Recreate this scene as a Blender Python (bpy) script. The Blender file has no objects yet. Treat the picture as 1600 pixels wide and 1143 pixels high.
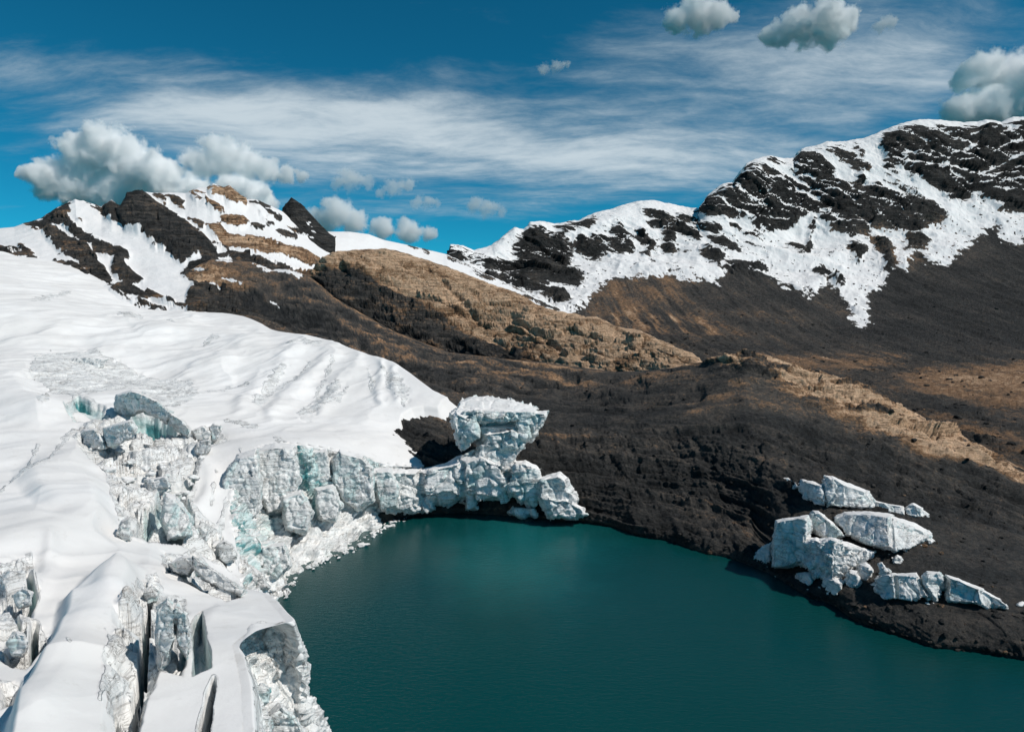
import bpy, bmesh, math, random
import numpy as np
from mathutils import Vector

SC = bpy.context.scene
COL = SC.collection
random.seed(7)
rng = np.random.default_rng(11)
R = math.radians

# ------------------------------------------------------------------ camera, sun, sky, exposure
FPX = 1067.0                                  # focal length in photo pixels (1600 wide)
HOR = 480.0                                   # photo row of the true horizon
CAMZ = 45.0                                   # metres above the lake
TH = math.atan((571.5 - HOR) / FPX)
cam_d = bpy.data.cameras.new('camera')
cam_d.sensor_width = 36.0
cam_d.lens = FPX / 1600.0 * 36.0
cam_d.clip_start = 0.5
cam_d.clip_end = 60000
cam = bpy.data.objects.new('camera', cam_d)
COL.objects.link(cam)
cam.location = (0, 0, CAMZ)
cam.rotation_euler = (math.pi / 2 - TH, 0, 0)
SC.camera = cam

SUN_DIR = Vector((0.80, -0.31, 0.95)).normalized()      # towards the sun
SUN_EL = math.asin(SUN_DIR.z)
SUN_AZ = math.atan2(SUN_DIR.x, SUN_DIR.y)
sl = bpy.data.lights.new('sun', 'SUN')
sl.energy = 3.8
sl.angle = R(0.53)
sl.color = (1.0, 0.935, 0.86)
so = bpy.data.objects.new('sun', sl)
COL.objects.link(so)
so.rotation_euler = SUN_DIR.to_track_quat('Z', 'Y').to_euler()
so.location = (200, -50, 400)

SC.view_settings.view_transform = 'Standard'
SC.view_settings.look = 'None'
SC.view_settings.gamma = 1.0
SC.view_settings.exposure = 0.0
SC.cycles.use_denoising = True
SC.cycles.max_bounces = 44
SC.cycles.diffuse_bounces = 6
SC.cycles.volume_bounces = 40
SC.cycles.glossy_bounces = 3
SC.cycles.transmission_bounces = 2
SC.cycles.transparent_max_bounces = 8
SC.cycles.volume_step_rate = 0.3
SC.cycles.volume_max_steps = 256


# ------------------------------------------------------------------ node helpers
class NT:
    def __init__(self, tree):
        self.t = tree
        self.n = tree.nodes
        self.l = tree.links

    def add(self, typ, **kw):
        nd = self.n.new(typ)
        for k, v in kw.items():
            setattr(nd, k, v)
        return nd

    def put(self, sock, v):
        if v is None:
            return
        if isinstance(v, bpy.types.NodeSocket):
            self.l.new(v, sock)
        elif isinstance(v, (tuple, list)) and len(v) == 3 and sock.type == 'RGBA':
            sock.default_value = (*v, 1)
        else:
            sock.default_value = v

    def math(self, op, a, b=None, c=None, clamp=False):
        nd = self.add('ShaderNodeMath', operation=op, use_clamp=clamp)
        self.put(nd.inputs[0], a)
        self.put(nd.inputs[1], b)
        self.put(nd.inputs[2], c)
        return nd.outputs[0]

    def vmath(self, op, a, b=None, scale=None):
        nd = self.add('ShaderNodeVectorMath', operation=op)
        self.put(nd.inputs[0], a)
        self.put(nd.inputs[1], b)
        if scale is not None:
            self.put(nd.inputs['Scale'], scale)
        return nd.outputs['Value'] if op in ('DOT_PRODUCT', 'LENGTH', 'DISTANCE') else nd.outputs[0]

    def mix(self, f, a, b, blend='MIX'):
        nd = self.add('ShaderNodeMix', data_type='RGBA', blend_type=blend)
        nd.clamp_factor = True
        self.put(nd.inputs[0], f)
        self.put(nd.inputs[6], a)
        self.put(nd.inputs[7], b)
        return nd.outputs[2]

    def ss(self, v, lo, hi, a=0.0, b=1.0, smooth=True):
        nd = self.add('ShaderNodeMapRange', interpolation_type='SMOOTHSTEP' if smooth else 'LINEAR')
        nd.clamp = True
        self.put(nd.inputs[0], v)
        self.put(nd.inputs[1], lo)
        self.put(nd.inputs[2], hi)
        self.put(nd.inputs[3], a)
        self.put(nd.inputs[4], b)
        return nd.outputs[0]

    def noise(self, vec, scale, detail=4, rough=0.55, dist=0.0, col=False, lac=2.0):
        nd = self.add('ShaderNodeTexNoise')
        self.put(nd.inputs['Vector'], vec)
        self.put(nd.inputs['Scale'], scale)
        nd.inputs['Detail'].default_value = detail
        nd.inputs['Roughness'].default_value = rough
        nd.inputs['Distortion'].default_value = dist
        nd.inputs['Lacunarity'].default_value = lac
        return nd.outputs['Color'] if col else nd.outputs['Fac']

    def voro(self, vec, scale, feature='F1', out='Distance', rand=1.0):
        nd = self.add('ShaderNodeTexVoronoi', feature=feature)
        self.put(nd.inputs['Vector'], vec)
        self.put(nd.inputs['Scale'], scale)
        nd.inputs['Randomness'].default_value = rand
        return nd.outputs[out]

    def mapping(self, vec, loc=(0, 0, 0), rot=(0, 0, 0), scale=(1, 1, 1)):
        nd = self.add('ShaderNodeMapping')
        self.put(nd.inputs[0], vec)
        nd.inputs[1].default_value = loc
        nd.inputs[2].default_value = rot
        nd.inputs[3].default_value = scale
        return nd.outputs[0]

    def pos(self):
        return self.add('ShaderNodeNewGeometry').outputs['Position']

    def obj(self):
        return self.add('ShaderNodeTexCoord').outputs['Object']

    def normal(self):
        return self.add('ShaderNodeNewGeometry').outputs['Normal']

    def attr(self, name):
        return self.add('ShaderNodeAttribute', attribute_name=name).outputs['Fac']

    def sep(self, v):
        nd = self.add('ShaderNodeSeparateXYZ')
        self.put(nd.inputs[0], v)
        return nd.outputs

    def comb(self, x, y, z):
        nd = self.add('ShaderNodeCombineXYZ')
        for i, v in enumerate((x, y, z)):
            self.put(nd.inputs[i], v)
        return nd.outputs[0]

    def bump(self, h, strength=0.5, dist=1.0, normal=None):
        nd = self.add('ShaderNodeBump')
        self.put(nd.inputs['Height'], h)
        nd.inputs['Strength'].default_value = strength
        nd.inputs['Distance'].default_value = dist
        self.put(nd.inputs['Normal'], normal)
        return nd.outputs[0]

    def principled(self, base, rough=0.8, normal=None, spec=0.3, **kw):
        nd = self.add('ShaderNodeBsdfPrincipled')
        self.put(nd.inputs['Base Color'], base)
        self.put(nd.inputs['Roughness'], rough)
        self.put(nd.inputs['Normal'], normal)
        nd.inputs['Specular IOR Level'].default_value = spec
        for k, v in kw.items():
            self.put(nd.inputs[k], v)
        out = self.add('ShaderNodeOutputMaterial')
        self.l.new(nd.outputs[0], out.inputs[0])
        return nd


def new_mat(name):
    m = bpy.data.materials.new(name)
    m.use_nodes = True
    m.node_tree.nodes.clear()
    return m, NT(m.node_tree)


# ------------------------------------------------------------------ world: sky with high thin cloud
def build_world():
    w = bpy.data.worlds.new('World')
    SC.world = w
    w.use_nodes = True
    w.node_tree.nodes.clear()
    T = NT(w.node_tree)
    sky = T.add('ShaderNodeTexSky', sky_type='NISHITA')
    sky.sun_disc = False
    sky.sun_elevation = SUN_EL
    sky.sun_rotation = SUN_AZ
    sky.altitude = 5000
    sky.air_density = 1.0
    sky.dust_density = 0.3
    sky.ozone_density = 1.6
    skyc = T.mix(1.0, sky.outputs[0], SKY_TINT, 'MULTIPLY')
    d = T.add('ShaderNodeTexCoord').outputs['Generated']
    s = T.sep(d)
    # azimuth / elevation as slopes of the direction vector
    inv = T.math('DIVIDE', 1.0, T.math('MAXIMUM', s[1], 0.05))
    ax = T.math('MULTIPLY', s[0], inv)         # tan of azimuth
    ez = T.math('MULTIPLY', s[2], inv)         # tan of elevation
    zc = T.math('ADD', T.math('MAXIMUM', s[2], 0.0), 0.16)
    pl = T.comb(T.math('DIVIDE', s[0], zc), T.math('DIVIDE', s[1], zc), 0.0)   # cloud deck plane
    warp = T.vmath('SCALE', T.vmath('SUBTRACT', T.noise(pl, 0.9, 3, 0.5, col=True), (0.5, 0.5, 0.5)), scale=0.45)
    plw = T.vmath('ADD', pl, warp)
    st = T.noise(T.mapping(plw, rot=(0, 0, R(-14)), scale=(0.6, 2.0, 1)), 1.3, 10, 0.6)
    fine = T.noise(T.mapping(plw, rot=(0, 0, R(20)), scale=(1.4, 2.6, 1), loc=(5, 3, 0)), 2.6, 9, 0.68)
    big = T.noise(T.mapping(pl, loc=(2.3, 7.1, 0)), 0.55, 4, 0.5)

    def blob(cx, cz, rx, rz, tilt):
        dx = T.math('SUBTRACT', ax, cx)
        dz = T.math('SUBTRACT', T.math('SUBTRACT', ez, cz), T.math('MULTIPLY', dx, tilt))
        q = T.math('ADD', T.math('POWER', T.math('DIVIDE', dx, rx), 2.0), T.math('POWER', T.math('DIVIDE', dz, rz), 2.0))
        return T.math('POWER', 2.718, T.math('MULTIPLY', q, -1.0))

    def sx(px): return (px - 800) / FPX
    def sz(py): return (HOR - py) / FPX
    cov = None
    for (px, py, rx, rz, tilt, amp) in CIRRUS:
        b = T.math('MULTIPLY', blob(sx(px), sz(py), rx / FPX, rz / FPX, tilt), amp)
        cov = b if cov is None else T.math('ADD', cov, b)
    tex = T.math('ADD', T.math('MULTIPLY', T.math('SUBTRACT', st, 0.5), 1.5), T.math('MULTIPLY', T.math('SUBTRACT', fine, 0.5), 0.9))
    tex = T.math('ADD', tex, T.math('MULTIPLY', T.math('SUBTRACT', big, 0.5), 0.5))
    v = T.math('ADD', cov, tex)
    fac = T.ss(v, 0.16, 1.15, 0.0, 0.80)
    cc = T.mix(T.ss(v, 0.3, 1.1), CIRRUS_COL[0], CIRRUS_COL[1])
    col = T.mix(fac, skyc, cc)
    bg = T.add('ShaderNodeBackground')
    T.put(bg.inputs[0], col)
    bg.inputs[1].default_value = 0.10
    out = T.add('ShaderNodeOutputWorld')
    T.l.new(bg.outputs[0], out.inputs[0])


SKY_TINT = (0.06, 0.78, 0.84)
CIRRUS_COL = ((3.6, 4.6, 5.2), (6.9, 7.7, 8.1))
CIRRUS = [  # px, py, rx, rz, tilt, amount   (as seen from the viewpoint, stored as sky directions)
    (330, 170, 520, 75, -0.10, 0.62),
    (700, 240, 520, 70, -0.02, 0.62),
    (1130, 120, 330, 60, -0.05, 0.55),
    (1350, 90, 300, 110, 0.0, 0.50),
    (1050, 250, 260, 60, 0.0, 0.35),
    (650, 330, 420, 40, 0.0, 0.20),
]
build_world()

# ------------------------------------------------------------------ projection helpers (photo pixel + distance -> metres)
CF = np.array([0, math.cos(TH), -math.sin(TH)])
CU = np.array([0, math.sin(TH), math.cos(TH)])


def P(px, py, d):
    px = np.asarray(px, float); py = np.asarray(py, float); d = np.asarray(d, float)
    xr = (px - 800) / FPX
    yr = (571.5 - py) / FPX
    return np.stack([d * xr, d * (CF[1] + yr * CU[1]), CAMZ + d * (CF[2] + yr * CU[2])], -1)


def proj(p):
    x = p[..., 0]; y = p[..., 1]; z = p[..., 2] - CAMZ
    d = y * CF[1] + z * CF[2]
    u = y * CU[1] + z * CU[2]
    return 800 + FPX * x / d, 571.5 - FPX * u / d, d


def dz_at(py, z):
    yr = (571.5 - np.asarray(py, float)) / FPX
    return (z - CAMZ) / (CF[2] + yr * CU[2])


def on_level(px, py, z=0.0):
    return P(px, py, dz_at(py, z))


# ------------------------------------------------------------------ noise on arrays
LAT = rng.random((64, 64, 64)).astype(np.float32)


def vnoise(p):
    p = p.astype(np.float32)
    i = np.floor(p)
    f = p - i
    i = i.astype(np.int32) & 63
    f = f * f * f * (f * (f * 6 - 15) + 10)
    j = (i + 1) & 63
    x0, y0, z0 = i[..., 0], i[..., 1], i[..., 2]
    x1, y1, z1 = j[..., 0], j[..., 1], j[..., 2]
    fx, fy, fz = f[..., 0], f[..., 1], f[..., 2]
    a = LAT[x0, y0, z0] * (1 - fx) + LAT[x1, y0, z0] * fx
    b = LAT[x0, y1, z0] * (1 - fx) + LAT[x1, y1, z0] * fx
    c = LAT[x0, y0, z1] * (1 - fx) + LAT[x1, y0, z1] * fx
    d = LAT[x0, y1, z1] * (1 - fx) + LAT[x1, y1, z1] * fx
    a = a * (1 - fy) + b * fy
    c = c * (1 - fy) + d * fy
    return (a * (1 - fz) + c * fz) * 2 - 1


_rots = []
for _k in range(10):
    q, _ = np.linalg.qr(rng.normal(size=(3, 3)))
    _rots.append(q.astype(np.float32))


def fbm(p, scale, octv=5, gain=0.5, ridged=False, seed=0):
    p = np.asarray(p, np.float32) / scale
    out = np.zeros(p.shape[:-1], np.float32)
    amp, tot = 1.0, 0.0
    for o in range(octv):
        n = vnoise(p @ _rots[(o + seed) % 10] + (seed * 7.3 + o * 3.1))
        if ridged:
            n = 1 - 2 * np.abs(n)
        out += amp * n
        tot += amp
        amp *= gain
        p = p * 2.03
    return out / tot


def worley(p, scale, seed=0):
    p = np.asarray(p, np.float32) / scale + seed * 5.17
    i = np.floor(p).astype(np.int32)
    f1 = np.full(p.shape[:-1], 9.0, np.float32)
    f2 = f1.copy()
    idv = np.zeros_like(f1)
    for a in (-1, 0, 1):
        for b in (-1, 0, 1):
            for c in (-1, 0, 1):
                q = i + np.array([a, b, c])
                m = q & 63
                jx = LAT[m[..., 0], m[..., 1], m[..., 2]]
                jy = LAT[m[..., 1], m[..., 2], m[..., 0]]
                jz = LAT[m[..., 2], m[..., 0], m[..., 1]]
                dd = (q[..., 0] + jx - p[..., 0]) ** 2 + (q[..., 1] + jy - p[..., 1]) ** 2 + (q[..., 2] + jz - p[..., 2]) ** 2
                lo = dd < f1
                f2 = np.where(lo, f1, np.minimum(f2, dd))
                idv = np.where(lo, LAT[m[..., 0], m[..., 2], m[..., 1]], idv)
                f1 = np.where(lo, dd, f1)
    return np.sqrt(f1), np.sqrt(f2), idv


def facets(p, scale, seed=0, tilt=1.0):
    """broken rock or ice: every cell is a tilted plane of its own. returns (height -1..1, nearness to a crack 0..1, cell value)"""
    shp = p.shape[:-1]
    p = (np.asarray(p, np.float32) / scale + seed * 7.77).reshape(-1, 3)
    i = np.floor(p - 0.5).astype(np.int32)
    n = len(p)
    f1 = np.full(n, 9.0, np.float32); f2 = f1.copy()
    val = np.zeros(n, np.float32); idv = np.zeros(n, np.float32)
    for a in (0, 1):
        for b in (0, 1):
            for c in (0, 1):
                q = i + np.array([a, b, c], np.int32)
                m = q & 63
                mx, my, mz = m[:, 0], m[:, 1], m[:, 2]
                jx = LAT[mx, my, mz]; jy = LAT[my, mz, mx]; jz = LAT[mz, mx, my]
                dx = p[:, 0] - q[:, 0] - 0.15 - 0.7 * jx
                dy = p[:, 1] - q[:, 1] - 0.15 - 0.7 * jy
                dz = p[:, 2] - q[:, 2] - 0.15 - 0.7 * jz
                d2 = dx * dx + dy * dy + dz * dz
                lo = d2 < f1
                f2 = np.where(lo, f1, np.minimum(f2, d2))
                h = LAT[mx, mz, my]
                pl = (h - 0.5) * 0.45 + tilt * (dx * (LAT[my, mx, mz] * 2 - 1) + dy * (LAT[mz, my, mx] * 2 - 1) + dz * (LAT[(mx + 17) & 63, my, mz] * 2 - 1))
                val = np.where(lo, pl, val)
                idv = np.where(lo, h, idv)
                f1 = np.where(lo, d2, f1)
    cr = np.exp(-(np.sqrt(f2) - np.sqrt(f1)) * 10)
    return val.reshape(shp), cr.reshape(shp), idv.reshape(shp)


def warp3(p, size, amp, seed=0):
    return p + np.stack([fbm(p, size, 3, seed=seed), fbm(p, size, 3, seed=seed + 1), fbm(p, size, 3, seed=seed + 2)], -1) * amp


def masked_facets(mask, p, scales, seed=0, gain=0.55, tilt=1.3):
    """sum of facet levels where mask is true, largest scale first, amplitudes in units of the scale"""
    out = np.zeros(mask.shape, np.float32)
    crk = np.zeros(mask.shape, np.float32)
    idv = np.full(mask.shape, 0.5, np.float32)
    q = p[mask]
    q = warp3(q, scales[0] * 1.2, scales[0] * 0.35, seed)
    tot = np.zeros(len(q), np.float32); ct = np.zeros(len(q), np.float32)
    for k, s in enumerate(scales):
        v, c, i = facets(q, s, seed + k, tilt)
        tot += v * s * gain
        ct = np.maximum(ct, c * (0.9 ** k))
        if k == min(1, len(scales) - 1): iv = i
    out[mask] = tot; crk[mask] = ct; idv[mask] = iv
    return out, crk, idv


def sstep(a, b, x):
    t = np.clip((x - a) / (b - a), 0, 1)
    return t * t * (3 - 2 * t)


# ------------------------------------------------------------------ shapes in a plane: signed fields (+ inside)
def sd_poly(X, Y, pts):
    pts = np.asarray(pts, float)
    d2 = np.full(X.shape, 1e12)
    ins = np.zeros(X.shape, bool)
    n = len(pts)
    for k in range(n):
        ax, ay = pts[k]
        bx, by = pts[(k + 1) % n]
        ex, ey = bx - ax, by - ay
        wx, wy = X - ax, Y - ay
        t = np.clip((wx * ex + wy * ey) / (ex * ex + ey * ey + 1e-12), 0, 1)
        d2 = np.minimum(d2, (wx - t * ex) ** 2 + (wy - t * ey) ** 2)
        c = ((ay <= Y) & (by > Y)) | ((by <= Y) & (ay > Y))
        xi = ax + (Y - ay) / (ey if abs(ey) > 1e-9 else 1e-9) * ex
        ins ^= c & (X < xi)
    d = np.sqrt(d2)
    return np.where(ins, d, -d)


def sd_strip(X, Y, pts):
    best = np.full(X.shape, -1e9)
    for (ax, ay, aw), (bx, by, bw) in zip(pts[:-1], pts[1:]):
        ex, ey = bx - ax, by - ay
        wx, wy = X - ax, Y - ay
        t = np.clip((wx * ex + wy * ey) / (ex * ex + ey * ey + 1e-12), 0, 1)
        d = np.sqrt((wx - t * ex) ** 2 + (wy - t * ey) ** 2)
        best = np.maximum(best, aw + (bw - aw) * t - d)
    return best


def union(X, Y, polys=(), strips=()):
    best = np.full(X.shape, -1e3)
    for p in polys:
        best = np.maximum(best, sd_poly(X, Y, p))
    for s in strips:
        best = np.maximum(best, sd_strip(X, Y, s))
    return best


# ------------------------------------------------------------------ mesh helpers
def tag(o, label=None, cat=None, group=None, kind=None):
    if label: o['label'] = label
    if cat: o['category'] = cat
    if group: o['group'] = group
    if kind: o['kind'] = kind
    return o


def link(name, me, mat=None, parent=None):
    o = bpy.data.objects.new(name, me)
    COL.objects.link(o)
    if mat: me.materials.append(mat)
    if parent: o.parent = parent
    return o


def mesh_np(name, V, F, attrs=None, smooth=True):
    me = bpy.data.meshes.new(name)
    V = np.asarray(V, np.float32)
    F = np.asarray(F, np.int32)
    me.vertices.add(len(V))
    me.vertices.foreach_set('co', V.ravel())
    k = F.shape[1]
    me.loops.add(F.size)
    me.loops.foreach_set('vertex_index', F.ravel())
    me.polygons.add(len(F))
    me.polygons.foreach_set('loop_start', np.arange(0, F.size, k, dtype=np.int32))
    try:
        me.polygons.foreach_set('loop_total', np.full(len(F), k, np.int32))
    except Exception:
        pass
    me.polygons.foreach_set('use_smooth', np.full(len(F), smooth))
    me.update(calc_edges=True)
    for n, a in (attrs or {}).items():
        at = me.attributes.new(n, 'FLOAT', 'POINT')
        at.data.foreach_set('value', np.ascontiguousarray(np.asarray(a, np.float32).ravel()))
    return me


def grid_faces(nv, nu):
    idx = np.arange(nv * nu).reshape(nv, nu)
    return np.stack([idx[:-1, :-1], idx[1:, :-1], idx[1:, 1:], idx[:-1, 1:]], -1).reshape(-1, 4)


def grid_normals(V):
    du = np.gradient(V, axis=1)
    dv = np.gradient(V, axis=0)
    n = np.cross(dv, du)
    n /= np.linalg.norm(n, axis=-1, keepdims=True) + 1e-9
    return n


def pchip(xk, yk, x):
    """monotone cubic along axis 0; xk (K,), yk (K,N), x (M,) -> (M,N)"""
    h = np.diff(xk)[:, None]
    dl = np.diff(yk, axis=0) / h
    m = np.zeros_like(yk)
    if len(xk) > 2:
        a, b = dl[:-1], dl[1:]
        w1 = 2 * h[1:] + h[:-1]
        w2 = h[1:] + 2 * h[:-1]
        ok = a * b > 0
        m[1:-1] = np.where(ok, (w1 + w2) / (w1 / np.where(ok, a, 1) + w2 / np.where(ok, b, 1)), 0)
    m[0] = dl[0]
    m[-1] = dl[-1]
    k = np.clip(np.searchsorted(xk, x, side='right') - 1, 0, len(xk) - 2)
    hh = (xk[k + 1] - xk[k])[:, None]
    t = ((x - xk[k])[:, None]) / hh
    return ((1 + 2 * t) * (1 - t) ** 2 * yk[k] + t * (1 - t) ** 2 * hh * m[k]
            + t * t * (3 - 2 * t) * yk[k + 1] + t * t * (t - 1) * hh * m[k + 1])


def loft(rows, px0, px1, nu, step, min_rows=2):
    """rows of (px,py,distance) run left to right, first row farthest. Returns grid of points, photo x, knots"""
    X = np.linspace(px0, px1, nu)
    PY, D = [], []
    for r in rows:
        r = np.asarray(r, float)
        if len(r) > 2:
            D.append(pchip(r[:, 0], r[:, 2:3], np.clip(X, r[0, 0], r[-1, 0]))[:, 0])
        else:
            D.append(np.interp(X, r[:, 0], r[:, 2]))
        PY.append(np.interp(X, r[:, 0], r[:, 1]))
    PY = np.array(PY); D = np.array(D)
    W = P(np.broadcast_to(X, PY.shape), PY, D)
    seg = np.median(np.abs(np.diff(PY, axis=0)), axis=1)
    seg = np.maximum(seg, 8)
    tk = np.concatenate([[0], np.cumsum(seg)])
    nv = max(min_rows, int(tk[-1] / step))
    t = np.linspace(0, tk[-1], nv)
    G = np.stack([pchip(tk, W[..., c], t) for c in range(3)], -1)
    return G, X, tk, t


def back_row(row, dd, dz):
    r = np.asarray(row, float)
    w = P(r[:, 0], r[:, 1], r[:, 2] + dd)
    w0 = P(r[:, 0], r[:, 1], r[:, 2])
    w[:, 2] = w0[:, 2] - dz
    s = (r[:, 2] + dd) / r[:, 2]
    w[:, 0] = w0[:, 0] * s
    w[:, 1] = w0[:, 1] * s
    a, b, c = proj(w)
    return np.stack([r[:, 0], b, c], -1)


Q = 1.25     # photo pixels per mesh cell

# ------------------------------------------------------------------ materials of the land
def rock_colour(T, pos, tone, light=1.0):
    """mottled grey-brown rock; tone 0 = black slate, 0.5 = brown, 1 = tan"""
    n1 = T.noise(pos, 0.05, 7, 0.62)
    n2 = T.noise(pos, 0.6, 8, 0.70)
    n3 = T.noise(pos, 3.5, 6, 0.72)
    v = T.math('ADD', tone, T.math('MULTIPLY', T.math('SUBTRACT', n1, 0.5), 0.55))
    v = T.math('ADD', v, T.math('MULTIPLY', T.math('SUBTRACT', n2, 0.5), 0.95))
    cr = T.add('ShaderNodeValToRGB')
    T.put(cr.inputs[0], v)
    e = cr.color_ramp.elements
    e[0].position = 0.05; e[0].color = (0.017, 0.0178, 0.018, 1)
    e[1].position = 1.0; e[1].color = (0.68, 0.47, 0.31, 1)
    for p, c in ((0.30, (0.041, 0.0415, 0.041)), (0.52, (0.092, 0.082, 0.072)), (0.75, (0.325, 0.195, 0.110))):
        el = e.new(p); el.color = (*c, 1)
    sp = T.math('MAXIMUM', T.math('ADD', 0.0, T.math('MULTIPLY', n3, 2.0)), 0.25)
    return T.mix(1.0, cr.outputs[0], T.comb(sp, sp, sp), 'MULTIPLY'), n2, n3


def land_material(name, bump_m=1.0, noise_scale=1.0, strata=None, snow_soft=0.06, snow_col=(0.80, 0.80, 0.80)):
    m, T = new_mat(name)
    p0 = T.obj()
    pos = T.vmath('SCALE', p0, scale=noise_scale)
    tone = T.attr('tone')
    if strata:
        sv = T.mapping(p0, rot=strata[0], scale=strata[1])
        sn = T.noise(sv, 1.0, 6, 0.6, 0.4)
        bed = T.math('SUBTRACT', 1.0, T.attr('loose'), clamp=True)      # bedding shows in rock, not in loose scree
        tone = T.math('ADD', tone, T.math('MULTIPLY', T.math('MULTIPLY', T.math('SUBTRACT', sn, 0.5), strata[2]), bed))
    col, n2, n3 = rock_colour(T, pos, tone)
    hb = T.math('ADD', n2, T.math('MULTIPLY', n3, 0.4))
    if strata:
        hb = T.math('ADD', hb, T.math('MULTIPLY', T.math('MULTIPLY', sn, 1.2), bed))
        ln = T.ss(T.math('ABSOLUTE', T.math('SUBTRACT', sn, 0.5)), 0.0, 0.030, 1.0, 0.0)
        ln = T.math('MULTIPLY', ln, T.ss(T.noise(pos, 0.22, 4, 0.6), 0.42, 0.58))
        jv = T.noise(T.mapping(p0, rot=(0, strata[0][1] + 1.25, 0), scale=tuple(v * 0.8 for v in strata[1])), 1.0, 6, 0.62, 0.6)
        jn = T.ss(T.math('ABSOLUTE', T.math('SUBTRACT', jv, 0.5)), 0.0, 0.022, 1.0, 0.0)
        jn = T.math('MULTIPLY', jn, T.ss(T.noise(pos, 0.30, 4, 0.6), 0.48, 0.62))
        ln = T.math('MULTIPLY', T.math('MAXIMUM', ln, jn), bed)
        col = T.mix(T.math('MULTIPLY', ln, 0.55), col, (0.020, 0.0185, 0.017))
        hb = T.math('SUBTRACT', hb, T.math('MULTIPLY', ln, 0.8))
    nrm = T.bump(hb, 1.0, bump_m)
    # snow where the attribute says so, its edge ragged
    ed = T.math('ADD', T.math('MULTIPLY', T.math('SUBTRACT', T.noise(pos, 0.45, 7, 0.7), 0.5), 0.55), T.attr('snow'))
    sf = T.ss(ed, 0.5 - snow_soft, 0.5 + snow_soft)
    sh = T.noise(pos, 0.12, 5, 0.55)
    snm = T.bump(sh, 0.35, bump_m * 2)
    sc = T.mix(T.noise(pos, 0.08, 6, 0.6), [c * 0.94 for c in snow_col], snow_col)
    rb = T.add('ShaderNodeBsdfPrincipled')
    T.put(rb.inputs['Base Color'], col); rb.inputs['Roughness'].default_value = 0.9
    rb.inputs['Specular IOR Level'].default_value = 0.2
    T.put(rb.inputs['Normal'], nrm)
    sb = T.add('ShaderNodeBsdfPrincipled')
    T.put(sb.inputs['Base Color'], sc); sb.inputs['Roughness'].default_value = 0.7
    sb.inputs['Specular IOR Level'].default_value = 0.2
    T.put(sb.inputs['Normal'], snm)
    mx = T.add('ShaderNodeMixShader')
    T.put(mx.inputs[0], sf)
    T.l.new(rb.outputs[0], mx.inputs[1]); T.l.new(sb.outputs[0], mx.inputs[2])
    out = T.add('ShaderNodeOutputMaterial')
    T.l.new(mx.outputs[0], out.inputs[0])
    return m


def px_fields(G):
    x, y, d = proj(G)
    return x, y, d


# ------------------------------------------------------------------ far mountain and snowy ridge (right, centre)
A_CREST = [(560, 470), (640, 415), (690, 400), (697, 397), (701, 395), (703, 381), (723, 384), (740, 392), (769, 383), (791, 365), (804, 357), (818, 359),
           (829, 348), (844, 346), (866, 351), (885, 347), (900, 346), (927, 335), (957, 327), (980, 320), (1000, 315), (1019, 314), (1041, 319),
           (1071, 325), (1092, 327), (1107, 304), (1130, 289), (1145, 285), (1166, 257), (1179, 250), (1203, 244), (1226, 250),
           (1239, 249), (1252, 234), (1275, 229), (1293, 223), (1320, 223), (1350, 218), (1376, 208), (1406, 196), (1436, 189),
           (1470, 190), (1500, 193), (1527, 193), (1542, 189), (1564, 193), (1583, 186), (1600, 185), (1640, 176), (1700, 180), (1780, 160), (1860, 175), (1950, 165)]


def crest_d(px):
    return np.interp(px, [560, 690, 860, 1000, 1085, 1110, 1250, 1600, 1950], [760, 790, 900, 980, 1000, 960, 1080, 1180, 1180])


A_ROCK = [
    [(1092, 327), (1107, 304), (1130, 289), (1145, 285), (1166, 257), (1179, 250), (1190, 258), (1210, 268), (1240, 282), (1262, 292), (1280, 305), (1300, 318), (1310, 330), (1290, 333), (1265, 335), (1245, 340), (1235, 352), (1215, 358), (1200, 362), (1180, 358), (1165, 345), (1145, 340), (1120, 335)],
    [(1239, 250), (1252, 236), (1275, 240), (1295, 262), (1310, 285), (1330, 300), (1345, 300), (1370, 290), (1400, 300), (1420, 312), (1450, 325), (1475, 342), (1455, 352), (1430, 365), (1410, 358), (1380, 355), (1350, 362), (1325, 371), (1300, 362), (1280, 345), (1275, 335), (1300, 325), (1290, 300), (1270, 285), (1245, 265)],
    [(1376, 215), (1400, 205), (1430, 195), (1470, 200), (1500, 200), (1550, 200), (1600, 190), (1750, 190), (1950, 200), (1950, 330), (1700, 330), (1600, 322), (1560, 318), (1535, 310), (1525, 300), (1500, 315), (1480, 315), (1465, 290), (1440, 275), (1415, 262), (1385, 250)],
    [(829, 350), (845, 352), (850, 365), (870, 372), (890, 395), (880, 415), (850, 425), (825, 415), (805, 400), (815, 375)],
    [(866, 352), (900, 350), (925, 345), (915, 355), (880, 362)],
    [(955, 365), (965, 357), (985, 380), (990, 390), (970, 395), (955, 385)],
    [(905, 372), (940, 385), (950, 395), (930, 400), (905, 390)],
    [(697, 397), (702, 382), (723, 386), (740, 393), (755, 408), (735, 408), (712, 404)],
    [(1010, 330), (1040, 338), (1060, 352), (1040, 350)],
    [(1145, 357), (1175, 368), (1185, 378), (1165, 374)],
    [(1108, 372), (1135, 380), (1150, 395), (1125, 392)],
    [(1100, 395), (1130, 402), (1120, 412), (1105, 405)],
    [(1137, 415), (1165, 412), (1195, 412), (1190, 430), (1150, 430)],
    [(1330, 385), (1350, 392), (1342, 408), (1332, 400)],
    [(1370, 373), (1388, 378), (1392, 420), (1384, 422), (1380, 395), (1370, 388)],
    [(1418, 372), (1438, 366), (1452, 380), (1440, 388), (1420, 385)],
    [(1035, 363), (1050, 370), (1050, 395), (1040, 392)],
    [(1555, 322), (1600, 300), (1700, 300), (1700, 350), (1600, 330), (1560, 328)],
]
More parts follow.
